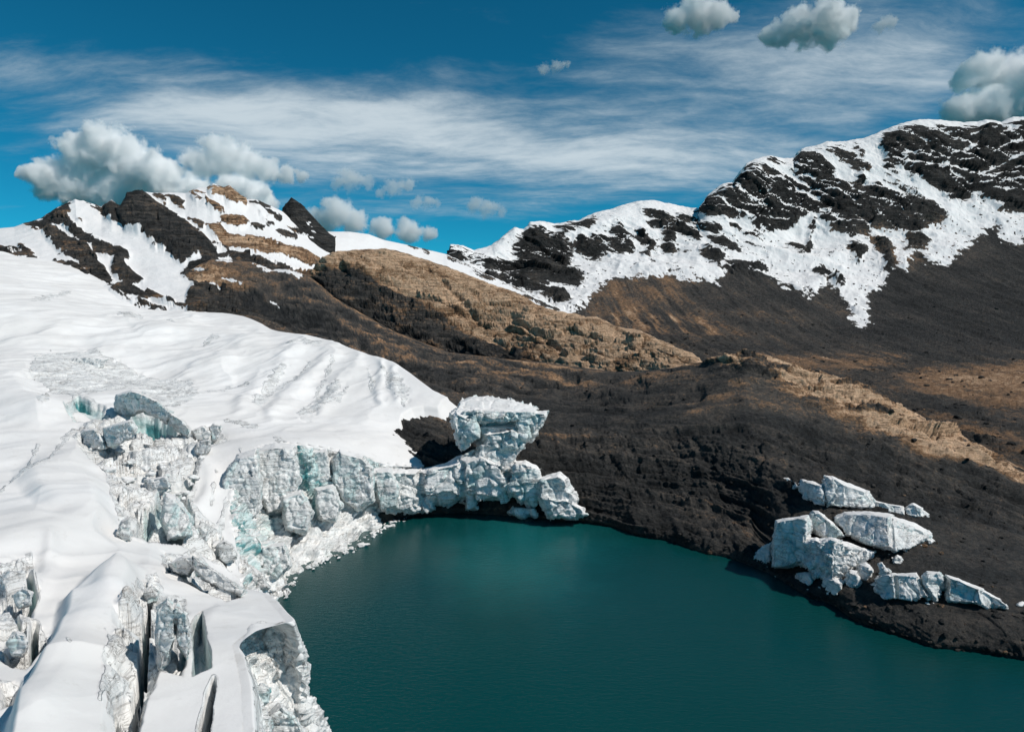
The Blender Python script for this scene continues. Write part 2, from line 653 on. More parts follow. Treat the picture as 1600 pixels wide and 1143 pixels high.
A_ROCK_STRIPS = [
    [(745, 412, 3), (800, 422, 6), (850, 432, 7), (900, 438, 4)], [(760, 440, 2), (820, 452, 4), (880, 470, 5)],
    [(925, 372, 3), (950, 378, 4), (975, 372, 3)], [(1020, 350, 2), (1060, 362, 3), (1090, 375, 3)],
    [(1060, 340, 2), (1090, 350, 2.5), (1115, 362, 3)], [(1000, 372, 2), (1015, 385, 3), (1008, 400, 2)],
    [(1245, 272, 3), (1290, 300, 5), (1330, 318, 4)], [(1300, 232, 3), (1330, 250, 4), (1352, 262, 2)],
    [(1335, 222, 2), (1345, 238, 3)], [(1385, 262, 3), (1400, 280, 3)], [(1420, 272, 3), (1450, 282, 3)],
    [(1350, 262, 2), (1335, 300, 5), (1338, 330, 4)], [(1235, 385, 2), (1252, 392, 4)], [(1268, 345, 1.5), (1262, 390, 1.5)],
    [(1278, 425, 2), (1312, 450, 3)], [(1206, 245, 2), (1250, 268, 5)],
]
A_SNOW_STRIPS = [
    [(1105, 306, 3), (1128, 314, 4)], [(1180, 258, 3), (1215, 275, 4), (1255, 300, 4), (1280, 318, 3)], [(1160, 268, 2), (1195, 290, 3)],
    [(1150, 290, 2), (1158, 300, 2)], [(1205, 320, 2), (1230, 328, 3), (1262, 330, 2)], [(1180, 340, 2), (1225, 348, 2.5)], [(1300, 300, 2), (1330, 318, 3)],
    [(1330, 340, 1.5), (1355, 356, 3)], [(1350, 320, 2.5), (1395, 335, 3), (1420, 345, 2)], [(1380, 270, 6), (1420, 290, 8), (1470, 310, 5)],
    [(1340, 262, 5), (1380, 290, 8), (1420, 310, 4)], [(1435, 215, 3), (1455, 235, 3), (1475, 250, 3)], [(1470, 205, 3), (1500, 222, 3)],
    [(1500, 235, 4), (1525, 225, 3)], [(1525, 275, 3), (1560, 258, 4), (1600, 240, 2)], [(1505, 215, 2), (1535, 208, 2)],
    [(1540, 275, 2), (1590, 262, 2)], [(1400, 222, 2), (1425, 240, 2)], [(1555, 215, 2), (1580, 205, 3)], [(1600, 285, 3), (1660, 265, 4)],
    [(1480, 270, 3), (1510, 290, 2)], [(1650, 215, 6), (1700, 240, 5)], [(1310, 345, 1.2), (1345, 352, 1.5)], [(1130, 320, 1.5), (1160, 332, 2)],
    [(1445, 262, 3), (1480, 258, 3), (1500, 268, 2)], [(1560, 232, 2.5), (1590, 222, 2)],
]
A_SNOWLINE = [(560, 520), (690, 455), (760, 462), (830, 480), (895, 494), (915, 488), (925, 462), (950, 438), (1000, 436), (1045, 430), (1083, 443), (1124, 441), (1135, 424), (1165, 418), (1196, 430),
              (1226, 451), (1271, 462), (1293, 449), (1320, 470), (1331, 500), (1345, 512), (1357, 509), (1355, 460), (1384, 447), (1387, 419), (1404, 418), (1418, 432), (1425, 393),
              (1448, 410), (1485, 413), (1506, 391), (1538, 364), (1556, 350), (1564, 376), (1583, 387), (1600, 376), (1640, 350), (1700, 380), (1800, 350), (1950, 370)]


def build_far_mountain():
    cr = [(x, y, float(crest_d(x))) for x, y in A_CREST]
    a2 = [(560, 480, 740), (690, 420, 760), (800, 420, 800), (900, 420, 820), (1000, 400, 850), (1100, 390, 870), (1300, 380, 920), (1450, 370, 930), (1600, 360, 930), (1950, 350, 930)]
    a3 = [(560, 500, 660), (690, 450, 690), (850, 470, 680), (1000, 470, 680), (1200, 470, 690), (1340, 480, 710), (1600, 470, 710), (1950, 470, 700)]
    a4 = [(560, 530, 540), (690, 500, 560), (900, 520, 540), (1000, 540, 500), (1150, 545, 470), (1300, 560, 460), (1450, 570, 450), (1600, 575, 450), (1950, 590, 420)]
    a5 = [(560, 600, 400), (690, 570, 400), (1000, 575, 370), (1100, 595, 335), (1300, 612, 295), (1450, 645, 262), (1600, 690, 215), (1950, 760, 170)]
    a6 = [(560, 660, 320), (690, 640, 320), (1000, 640, 280), (1100, 640, 262), (1300, 695, 215), (1500, 740, 180), (1600, 775, 160), (1950, 850, 128)]
    b1 = back_row(cr, 60, 25)
    b2 = back_row(cr, 350, 220)
    G, X, tk, t = loft([b2, b1, cr, a2, a3, a4, a5, a6], 600, 1950, int(1350 / Q), Q)
    # only the rows from the crest down need the dense look
    x, y, d = px_fields(G)
    cy = np.interp(x, [c[0] for c in A_CREST], [c[1] for c in A_CREST])
    front = t[:, None] >= tk[2] - 1e-6
    below = np.where(front, y - cy, -(tk[2] - t[:, None]) * 0.5)
    sl = np.interp(x, [c[0] for c in A_SNOWLINE], [c[1] for c in A_SNOWLINE])
    # oriented coordinates: ledges fall to the right
    ca, sa = math.cos(R(27)), math.sin(R(27))
    gx, gy, gz = G[..., 0], G[..., 1], G[..., 2]
    al = gx * ca - gz * sa
    ac = gx * sa + gz * ca
    B = np.stack([al / 3.6, gy / 2.0, ac], -1)
    band = fbm(B, 13, 7, 0.68, seed=2)
    big = fbm(G, 90, 6, 0.55, ridged=True, seed=1)
    med = fbm(np.stack([al / 1.6, gy, ac], -1), 30, 7, 0.66, ridged=True, seed=3)
    rock = union(x, y, A_ROCK, A_ROCK_STRIPS)
    sn = union(x, y, (), A_SNOW_STRIPS)
    rock = np.minimum(rock, -sn * 1.3)
    rock = np.clip(rock, -12, 5)
    cliff = sstep(-8, 8, rock)
    scr_poly = A_SNOWLINE + [(1950, 900), (560, 900)]
    sx = x + fbm(G, 14, 4, 0.65, seed=8) * 12
    sy = y + fbm(np.stack([gx, gy * 0.2, gz * 0.2], -1), 8, 4, 0.65, seed=5) * 16
    steps = sd_poly(sx, sy, scr_poly)
    upper = sstep(12, -12, steps)
    edge = sstep(0, 22, below)
    Nn = grid_normals(G)
    ledge = (ac + 14 * fbm(G, 50, 5, 0.6, seed=4)) / 17.0
    saw = (ledge - np.floor(ledge))
    saw = np.where(saw < 0.72, saw / 0.72, (1 - saw) / 0.28)
    gul = fbm(np.stack([gx, gy * 0.12, gz * 0.12], -1), 9, 5, 0.6, ridged=True, seed=5)
    rk2 = 0.25 + 0.75 * cliff
    FP = np.stack([al / 1.9, gy, ac], -1)
    fac, crk, cid = masked_facets((rock > -11) & (steps < 25), FP, (36, 15, 7, 3.2), seed=2, gain=0.17)
    disp = upper * edge * (big * 9 + med * 4 * rk2 + cliff * 5 + band * 2 * rk2 + fac * rk2)
    disp += upper * (1 - edge) * (fbm(G, 10, 4, seed=8) * 2.2)
    disp += (1 - upper) * (gul * 1.8 + fbm(G, 3.5, 4, 0.65, seed=9) * 1.0 + fbm(G, 40, 4, ridged=True, seed=3) * 2.0)
    V = G + Nn * disp[..., None] * np.where(front, 1, 0.3)[..., None]
    nz = grid_normals(V)[..., 2]
    nz = np.abs(nz)
    base = np.abs(Nn[..., 2])
    # steep facets shed their snow, ledges hold it
    fb = fbm(np.stack([al / 2.6, gy, ac], -1), 5.5, 5, 0.7, seed=9)
    bias = rock * 1.0 + band * 20 + fb * 9 + (base - nz) * 30 * (0.3 + 0.7 * cliff) + (saw - 0.62) * 7 * cliff + med * 4 + 0.5
    bias -= 7 * (1 - sstep(0, 5, below))                       # white cornice along the crest
    leftm = sstep(960, 900, x) * sstep(690, 760, x)
    bias = bias + leftm * 3
    spk = fbm(G, 5.0, 4, 0.65, seed=6)
    scree = np.clip(steps, -60, 30) + spk * 9
    r = np.maximum(bias, np.clip(scree * 1.3, -20, 20))
    r = np.maximum(r, np.where((steps > -60) & (spk > 0.36), (spk - 0.36) * 70 - 3, -50))
    snow = np.clip(0.5 - r / 16.0, 0, 1)
    # tone of the bare ground
    tan = union(x, y, [[(915, 500), (925, 460), (955, 440), (1010, 430), (1090, 440), (1060, 470), (960, 500), (935, 530)]], ())
    tone = 0.40 + 0.12 * fbm(G, 60, 4, seed=7) + 0.26 * fbm(np.stack([gx, gy * 0.05, gz * 0.05], -1), 9, 6, 0.7, seed=4)
    tone = tone + 0.17 * sstep(-20, 15, tan)
    tone = tone * (1 - cliff) + cliff * (0.24 + 0.16 * band + 0.20 * (cid - 0.5) - 0.12 * crk)
    tone = tone - 0.13 * sstep(1220, 1420, x) * sstep(590, 540, y) * (1 - upper)
    streak = fbm(np.stack([gx, gy * 0.08, gz * 0.08], -1), 7, 4, 0.65, seed=1)
    fan = union(x, y, [[(955, 490), (1000, 478), (1060, 490), (1130, 505), (1160, 530), (1060, 525), (960, 515)]], ())
    tone = tone + sstep(-6, 8, fan) * np.clip(streak + 0.1, 0, 1) * 0.75
    fan2 = union(x, y, [[(1400, 590), (1490, 575), (1700, 570), (1700, 640), (1560, 630), (1450, 612)], [(1210, 560), (1330, 545), (1420, 560), (1330, 585), (1240, 582)]], ())
    tone = tone + sstep(-12, 8, fan2) * (0.20 + np.clip(streak, 0, 1) * 0.3)
    fl = sstep(540, 580, y)
    tone = tone + fl * (0.10 + 0.22 * fbm(np.stack([gx / 3, gy, gz], -1), 16, 6, 0.66, seed=5))
    nose = sstep(-20, -2, union(x, y, [[(1340, 360), (1420, 370), (1470, 350), (1520, 350), (1545, 385), (1500, 405), (1440, 400), (1420, 420)]], ()))
    tone = tone + nose * 0.12
    me = mesh_np('mountain', V.reshape(-1, 3), grid_faces(*V.shape[:2]), {'snow': snow, 'tone': tone, 'loose': (1 - upper) * 0.95})
    o = link('mountain', me, land_material('mountain_rock_and_snow', 4.0, 0.5, strata=((0, R(-27), 0), (0.015, 0.03, 0.22), 0.35), snow_soft=0.10))
    tag(o, 'high dark mountain with snow ledges and grey scree slope under its snow tongue', 'mountain', kind='structure')
    return V, x, y


# ------------------------------------------------------------------ left mountain with snow slopes and rock buttress
C_CREST = [(-500, 395), (-300, 380), (-120, 372), (0, 357), (22, 355), (38, 349), (64, 342), (87, 325), (118, 312), (130, 315), (145, 319), (158, 324), (174, 312), (182, 319), (192, 321), (199, 306),
           (216, 297), (226, 300), (245, 302), (263, 301), (290, 302), (308, 294), (324, 293), (333, 287), (350, 293), (359, 290), (371, 300), (384, 312), (401, 312), (421, 321), (440, 330),
           (455, 338), (470, 346), (489, 354), (512, 362), (527, 362), (545, 362), (576, 366), (600, 375), (633, 382), (663, 389), (697, 397), (720, 408), (760, 428), (830, 460), (900, 492), (960, 520)]
C_ROCK = [
    [(174, 312), (158, 324), (170, 340), (200, 360), (225, 372), (250, 390), (270, 405), (285, 413), (310, 415), (335, 405), (343, 395), (330, 383), (312, 368), (290, 345), (265, 330), (240, 315), (226, 302), (216, 297), (199, 306), (192, 321)],
    [(293, 300), (303, 296), (330, 312), (345, 325), (358, 333), (350, 337), (330, 325), (310, 318)],
    [(324, 293), (333, 289), (350, 293), (359, 290), (371, 300), (384, 312), (383, 325), (365, 318), (345, 312), (330, 305)],
    [(388, 314), (401, 312), (421, 321), (425, 328), (405, 322)],
    [(262, 305), (272, 303), (288, 318), (290, 329), (275, 322)],
    [(345, 342), (360, 337), (380, 342), (390, 352), (375, 357), (355, 355)],
    [(325, 355), (345, 352), (355, 365), (385, 370), (420, 375), (445, 387), (470, 390), (495, 405), (500, 415), (475, 412), (445, 403), (410, 400), (375, 395), (350, 383), (335, 370)],
    [(38, 349), (64, 342), (87, 325), (118, 312), (112, 322), (106, 335), (112, 345), (95, 352), (70, 356), (50, 358)],
    [(300, 408), (330, 398), (400, 402), (440, 415), (480, 425), (520, 430), (600, 470), (600, 560), (300, 560), (290, 470), (302, 440), (285, 425)],
]
C_STRIPS = [
    [(70, 352, 7), (85, 366, 13), (105, 383, 15), (130, 395, 13), (155, 425, 10), (172, 441, 5)],
    [(104, 348, 8), (130, 371, 9), (160, 388, 9), (196, 398, 7)], [(187, 402, 7), (185, 418, 11), (204, 436, 11), (222, 437, 3)],
    [(178, 448, 3), (195, 455, 6), (228, 466, 4)], [(233, 460, 3), (265, 474, 5), (305, 484, 2)], [(215, 476, 4), (240, 482, 4), (258, 482, 2)],
    [(-60, 380, 7), (0, 392, 7), (30, 396, 6), (56, 402, 3)], [(32, 385, 2), (45, 395, 5)], [(85, 410, 3), (110, 412, 4), (135, 427, 2)], [(123, 343, 3), (126, 345, 3)],
    [(130, 315, 3), (150, 323, 5), (168, 335, 5), (175, 322, 6), (192, 335, 10)], [(243, 303, 2), (258, 315, 3)], [(295, 343, 2), (315, 355, 3)], [(335, 383, 2), (360, 397, 3)],
    [(395, 355, 2), (408, 357, 2)], [(435, 362, 2), (460, 370, 4)], [(405, 333, 1.5), (420, 342, 2)], [(450, 356, 1.5), (480, 366, 2.5)], [(421, 330, 3), (435, 340, 4)], [(410, 342, 1.5), (425, 350, 2)],
    [(175, 455, 1.5), (200, 470, 1.5), (218, 482, 1.5)], [(240, 386, 1.5), (243, 388, 1.5)], [(-140, 400, 6), (-220, 380, 10)],
    [(640, 384, 1.2), (670, 394, 2)], [(700, 403, 2), (745, 416, 4), (790, 438, 4), (820, 450, 3)], [(820, 462, 3), (870, 482, 4)], [(740, 425, 2), (770, 436, 3)],
    [(395, 300, 1), (400, 318, 3)],
]
C_SNOW_STRIPS = [[(305, 420, 2), (315, 425, 3)], [(340, 440, 3), (352, 446, 3)], [(330, 445, 2), (342, 450, 2)], [(350, 437, 2), (375, 444, 2)], [(345, 408, 3), (360, 409, 3)], [(293, 412, 2), (312, 408, 3)],
                 [(420, 475, 2), (434, 481, 2)], [(330, 298, 1.5), (322, 306, 2), (340, 318, 2)], [(305, 302, 1.5), (320, 310, 2)], [(455, 425, 3), (470, 432, 3)], [(360, 396, 2), (380, 402, 2)], [(285, 432, 1.5), (303, 430, 2)]]


def build_left_mountain():
    dd = lambda x: np.interp(x, [-500, 0, 118, 216, 333, 421, 500, 600, 700, 960], [420, 425, 450, 465, 485, 505, 560, 610, 660, 560])
    cr = [(x, y, float(dd(x))) for x, y in C_CREST]
    c1 = [(-500, 440, 370), (0, 385, 370), (118, 372, 390), (216, 375, 395), (333, 375, 410), (421, 380, 430), (500, 395, 470), (600, 410, 540), (700, 430, 570), (960, 560, 500)]
    c2 = [(-500, 500, 300), (0, 415, 315), (100, 445, 310), (220, 486, 297), (310, 492, 292), (400, 500, 300), (500, 480, 370), (600, 460, 440), (700, 480, 480), (960, 600, 440)]
    c3 = [(-500, 580, 250), (0, 520, 255), (220, 540, 260), (400, 560, 270), (600, 560, 330), (960, 700, 330)]
    G, X, tk, t = loft([back_row(cr, 200, 160), back_row(cr, 30, 14), cr, c1, c2, c3], -420, 940, int(1360 / Q), Q)
    x, y, d = px_fields(G)
    cx, cyv = [c[0] for c in C_CREST], [c[1] for c in C_CREST]
    front = t[:, None] >= tk[2] - 1e-6
    below = np.where(front, y - np.interp(x, cx, cyv), -10)
    rock = union(x, y, C_ROCK, C_STRIPS)
    rock = np.minimum(rock, -union(x, y, (), C_SNOW_STRIPS) * 1.3)
    rock = np.clip(rock, -12, 12)
    gx, gy, gz = G[..., 0], G[..., 1], G[..., 2]
    ca, sa = math.cos(R(40)), math.sin(R(40))
    al, ac = gx * ca - gz * sa, gx * sa + gz * ca
    band = fbm(np.stack([al / 5, gy / 3, ac], -1), 5, 6, 0.68, seed=2)
    blk = fbm(np.stack([al / 2, gy, ac], -1), 12, 5, 0.6, ridged=True, seed=5)
    r = np.clip(rock, -9, 9) + band * 7 + fbm(G, 3, 4, 0.65, seed=4) * 5 + fbm(np.stack([al / 4, gy, ac], -1), 9, 5, 0.65, seed=9) * 6
    snow = np.clip(0.5 - r / 10.0, 0, 1)
    rk = sstep(-6, 6, rock)
    but = sstep(-2, 14, union(x, y, [C_ROCK[0]], ()))
    edge = sstep(-2, 14, below)
    fac, crk, cid = masked_facets(rock > -9, np.stack([al / 2.2, gy, ac], -1), (13, 6, 2.8, 1.4), seed=5, gain=0.16)
    disp = rk * edge * (1.5 + band * 1.2 + blk * 1.0 + fac) + but * 3 * edge + fbm(G, 60, 4, seed=3) * 2.5 * edge + fbm(G, 15, 4, seed=6) * 0.8 * edge
    disp += (1 - edge) * fbm(G, 5, 4, seed=8) * 1.6 * rk
    V = G + grid_normals(G) * disp[..., None]
    tone = 0.49 + 0.22 * band + 0.22 * (cid - 0.5) - 0.15 * crk
    tan = union(x, y, [C_ROCK[5], C_ROCK[6], C_ROCK[2], C_ROCK[1]], ())
    tone = tone + sstep(-6, 3, tan) * 0.40
    tone = tone - but * 0.08
    tone = tone + sstep(2, 14, -(y - 418) - 0) * 0 + np.where((x > 285) & (y > 400), 0.02, 0)
    me = mesh_np('hill', V.reshape(-1, 3), grid_faces(*V.shape[:2]), {'snow': snow, 'tone': tone})
    o = link('mountain', me, land_material('hill_rock_and_snow', 1.6, 1.0, strata=((0, R(-40), 0), (0.03, 0.05, 0.6), 0.75)))
    tag(o, 'brown rocky mountain streaked with snow rising behind the glacier', 'mountain', kind='structure')
    # the dark tooth of rock on the skyline
    pk = [(428, 340), (441, 332), (443, 325), (449, 316), (455, 308.5), (462, 313), (470, 319), (478, 326), (489, 338), (501, 351), (514, 364), (525, 372)]
    cr = [(a, b, 520.0) for a, b in pk]
    f1 = [(428, 352, 505), (455, 336, 508), (489, 352, 508), (525, 378, 505)]
    f2 = [(428, 385, 480), (525, 395, 480)]
    G, X, tk, t = loft([back_row(cr, 60, 60), back_row(cr, 12, 9), cr, f1, f2], 430, 524, 110, 0.9)
    gx, gy, gz = G[..., 0], G[..., 1], G[..., 2]
    ca, sa = math.cos(R(45)), math.sin(R(45))
    al, ac = gx * ca - gz * sa, gx * sa + gz * ca
    band = fbm(np.stack([al / 4, gy / 2, ac], -1), 4, 5, 0.6, seed=2)
    fac, crk, cid = masked_facets(np.ones(gx.shape, bool), np.stack([al / 2, gy, ac], -1), (12, 5, 2.2), seed=3, gain=0.15)
    V = G + grid_normals(G) * ((band * 0.7 + fac * 0.5) * sstep(0.0, 0.12, (t[:, None] - tk[2]) / (tk[3] - tk[2]) + 0 * gx) )[..., None]
    sp = fbm(np.stack([al / 3, gy, ac], -1), 3.0, 3, seed=9)
    me = mesh_np('rock_tooth', V.reshape(-1, 3), grid_faces(*V.shape[:2]), {'snow': np.clip((sp - 0.42) * 4, 0, 1), 'tone': 0.28 + band * 0.1})
    o = link('rock_peak', me, bpy.data.materials['hill_rock_and_snow'])
    tag(o, 'dark pointed rock tooth leaning left on the skyline beside the snow dome', 'rock peak', kind='structure')


# ------------------------------------------------------------------ long brown rock ridge above the lake
D_CREST = [(478, 440, 350), (486, 431, 355), (490, 420, 360), (497, 410, 362), (509, 400, 366), (528, 393, 370), (562, 391, 374), (580, 391, 375), (603, 388, 375), (629, 395, 372), (656, 404, 368), (686, 412, 362), (720, 425, 355), (757, 440, 346), (795, 453, 336),
           (829, 468, 326), (836, 476, 323), (870, 485, 312), (915, 494, 300), (934, 496, 294), (964, 510, 284), (1000, 517, 272), (1050, 538, 254), (1085, 555, 242), (1103, 568, 236), (1120, 585, 228)]
D_MID = [(478, 445, 346), (513, 412, 346), (550, 417, 342), (581, 430, 337), (611, 449, 330), (656, 472, 320), (690, 491, 312), (723, 510, 304), (757, 528, 296), (799, 545, 285), (850, 548, 272), (900, 552, 262), (957, 560, 250), (1000, 564, 244), (1050, 568, 236), (1120, 588, 226)]
D_LOW = [(478, 455, 342), (490, 446, 338), (509, 472, 328), (535, 481, 322), (565, 485, 318), (611, 510, 308), (656, 530, 298), (701, 551, 290), (727, 551, 284), (761, 556, 279), (806, 558, 273), (851, 562, 264), (900, 570, 254), (957, 580, 243), (1000, 580, 238), (1050, 576, 232), (1120, 592, 224)]


def build_ridge():
    low2 = [(a, b + 30, c - 8) for a, b, c in D_LOW]
    G, X, tk, t = loft([back_row(D_CREST, 60, 40), back_row(D_CREST, 14, 5), D_CREST, D_MID, D_LOW, low2], 480, 1112, int(632 / 1.0), 1.0)
    x, y, d = px_fields(G)
    cx, cyv = [c[0] for c in D_CREST], [c[1] for c in D_CREST]
    below = y - np.interp(x, cx, cyv)
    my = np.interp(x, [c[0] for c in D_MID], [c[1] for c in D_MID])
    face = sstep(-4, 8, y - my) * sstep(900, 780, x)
    gx, gy, gz = G[..., 0], G[..., 1], G[..., 2]
    ca, sa = math.cos(R(22)), math.sin(R(22))
    al, ac = gx * ca - gz * sa, gx * sa + gz * ca
    B = np.stack([al / 5, gy / 2.5, ac], -1)
    band = fbm(B, 3.5, 5, 0.62, ridged=True, seed=2)
    blk = fbm(np.stack([al / 1.8, gy, ac], -1), 9, 5, 0.6, ridged=True, seed=5)
    fac, crack, idv = masked_facets(np.ones(x.shape, bool), np.stack([al / 3.2, gy / 1.6, ac], -1), (12, 5, 2.3, 1.1), seed=3, gain=0.15)
    edge = sstep(-1, 10, below)
    lg = (ac + gy * 0.25 + 2.2 * fbm(np.stack([al / 4, gy, ac], -1), 14, 5, 0.6, seed=6)) / 4.2
    saw = lg - np.floor(lg)
    saw = np.where(saw < 0.85, saw / 0.85, (1 - saw) / 0.15)
    disp = edge * (band * 0.5 + blk * 0.5 + fac - crack * 0.5 + (saw - 0.5) * 1.6 + fbm(G, 30, 3, seed=8) * 2) + (1 - edge) * fbm(G, 5, 5, 0.6, seed=1) * 1.0
    cleft = union(x, y, (), [[(530, 418, 1), (581, 432, 2), (620, 452, 3), (700, 480, 3), (760, 512, 2)], [(690, 440, 1), (720, 470, 3), (745, 500, 2)], [(800, 500, 1), (850, 530, 3), (880, 555, 2)], [(700, 505, 2), (780, 535, 3), (800, 550, 2)]])
    disp -= sstep(-4, 3, cleft + band * 3) * 2.0
    V = G + grid_normals(G) * disp[..., None]
    tone = 1.08 + 0.44 * fbm(B, 6, 6, 0.68, seed=4) - 0.52 * face + 0.08 * sstep(780, 900, x) + 0.22 * (idv - 0.5) - 0.30 * crack + 0.12 * (saw - 0.5)  # front face darkened in tone: dark rock plus its painted shade
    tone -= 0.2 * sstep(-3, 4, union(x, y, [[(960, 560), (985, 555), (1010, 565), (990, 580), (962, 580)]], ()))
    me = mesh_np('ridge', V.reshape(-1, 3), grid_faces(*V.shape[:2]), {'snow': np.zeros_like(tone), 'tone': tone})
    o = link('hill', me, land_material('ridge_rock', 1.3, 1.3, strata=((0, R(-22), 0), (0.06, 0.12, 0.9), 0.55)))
    tag(o, 'long tan brown layered rock ridge sloping down to the right behind the dark slope', 'rock ridge', kind='structure')


# ------------------------------------------------------------------ dark moraine slope, hump, shelf and lake shore
E_CREST = [(150, 440, 362), (200, 440, 362), (290, 425, 365), (316, 411, 365), (331, 406, 366), (361, 406, 368), (395, 410, 368), (425, 421, 363), (451, 419, 361), (485, 432, 350), (520, 460, 338), (560, 487, 322), (620, 520, 300), (700, 550, 280), (780, 560, 265), (850, 566, 255), (910, 575, 245),
           (960, 581, 240), (1000, 580, 235), (1050, 575, 225), (1100, 566, 215), (1130, 556, 208), (1165, 549, 203), (1200, 556, 200), (1250, 574, 197), (1300, 590, 193), (1350, 607, 189), (1400, 632, 184), (1450, 660, 178), (1500, 684, 172), (1550, 708, 167), (1600, 735, 162), (1700, 785, 150), (1900, 850, 136)]
E_2 = [(150, 480, 320), (300, 480, 318), (400, 490, 300), (500, 518, 275), (600, 575, 236), (700, 600, 225), (800, 610, 218), (900, 620, 210), (1000, 618, 198), (1100, 606, 188), (1165, 592, 184), (1250, 620, 178), (1300, 640, 172), (1400, 680, 163), (1500, 725, 154), (1600, 770, 145), (1700, 810, 138), (1900, 870, 128)]
E_3 = [(150, 540, 280), (400, 530, 265), (600, 640, 190), (700, 670, 180), (800, 680, 175), (900, 690, 170), (1000, 690, 165), (1100, 690, 158), (1200, 700, 150), (1300, 730, 142), (1400, 770, 135), (1500, 800, 130), (1600, 830, 124), (1900, 900, 114)]
E_4 = [(150, 640, 220), (600, 720, 158), (700, 760, 150), (800, 762, 150), (900, 772, 148), (1000, 785, 144), (1100, 805, 139), (1170, 830, 132), (1230, 880, 117), (1300, 928, 104), (1350, 940, 99.5), (1400, 948, 96.5), (1500, 957, 93.5), (1600, 963, 91.5), (1900, 990, 87)]
E_SH = [(150, 860), (600, 815), (660, 803), (720, 801), (800, 805), (880, 812), (920, 816), (960, 822), (1000, 836), (1060, 848), (1100, 862), (1150, 873), (1180, 885), (1220, 905), (1260, 930), (1300, 944), (1340, 970), (1400, 990), (1460, 1010), (1530, 1018), (1600, 1030), (1700, 1045), (1900, 1070)]


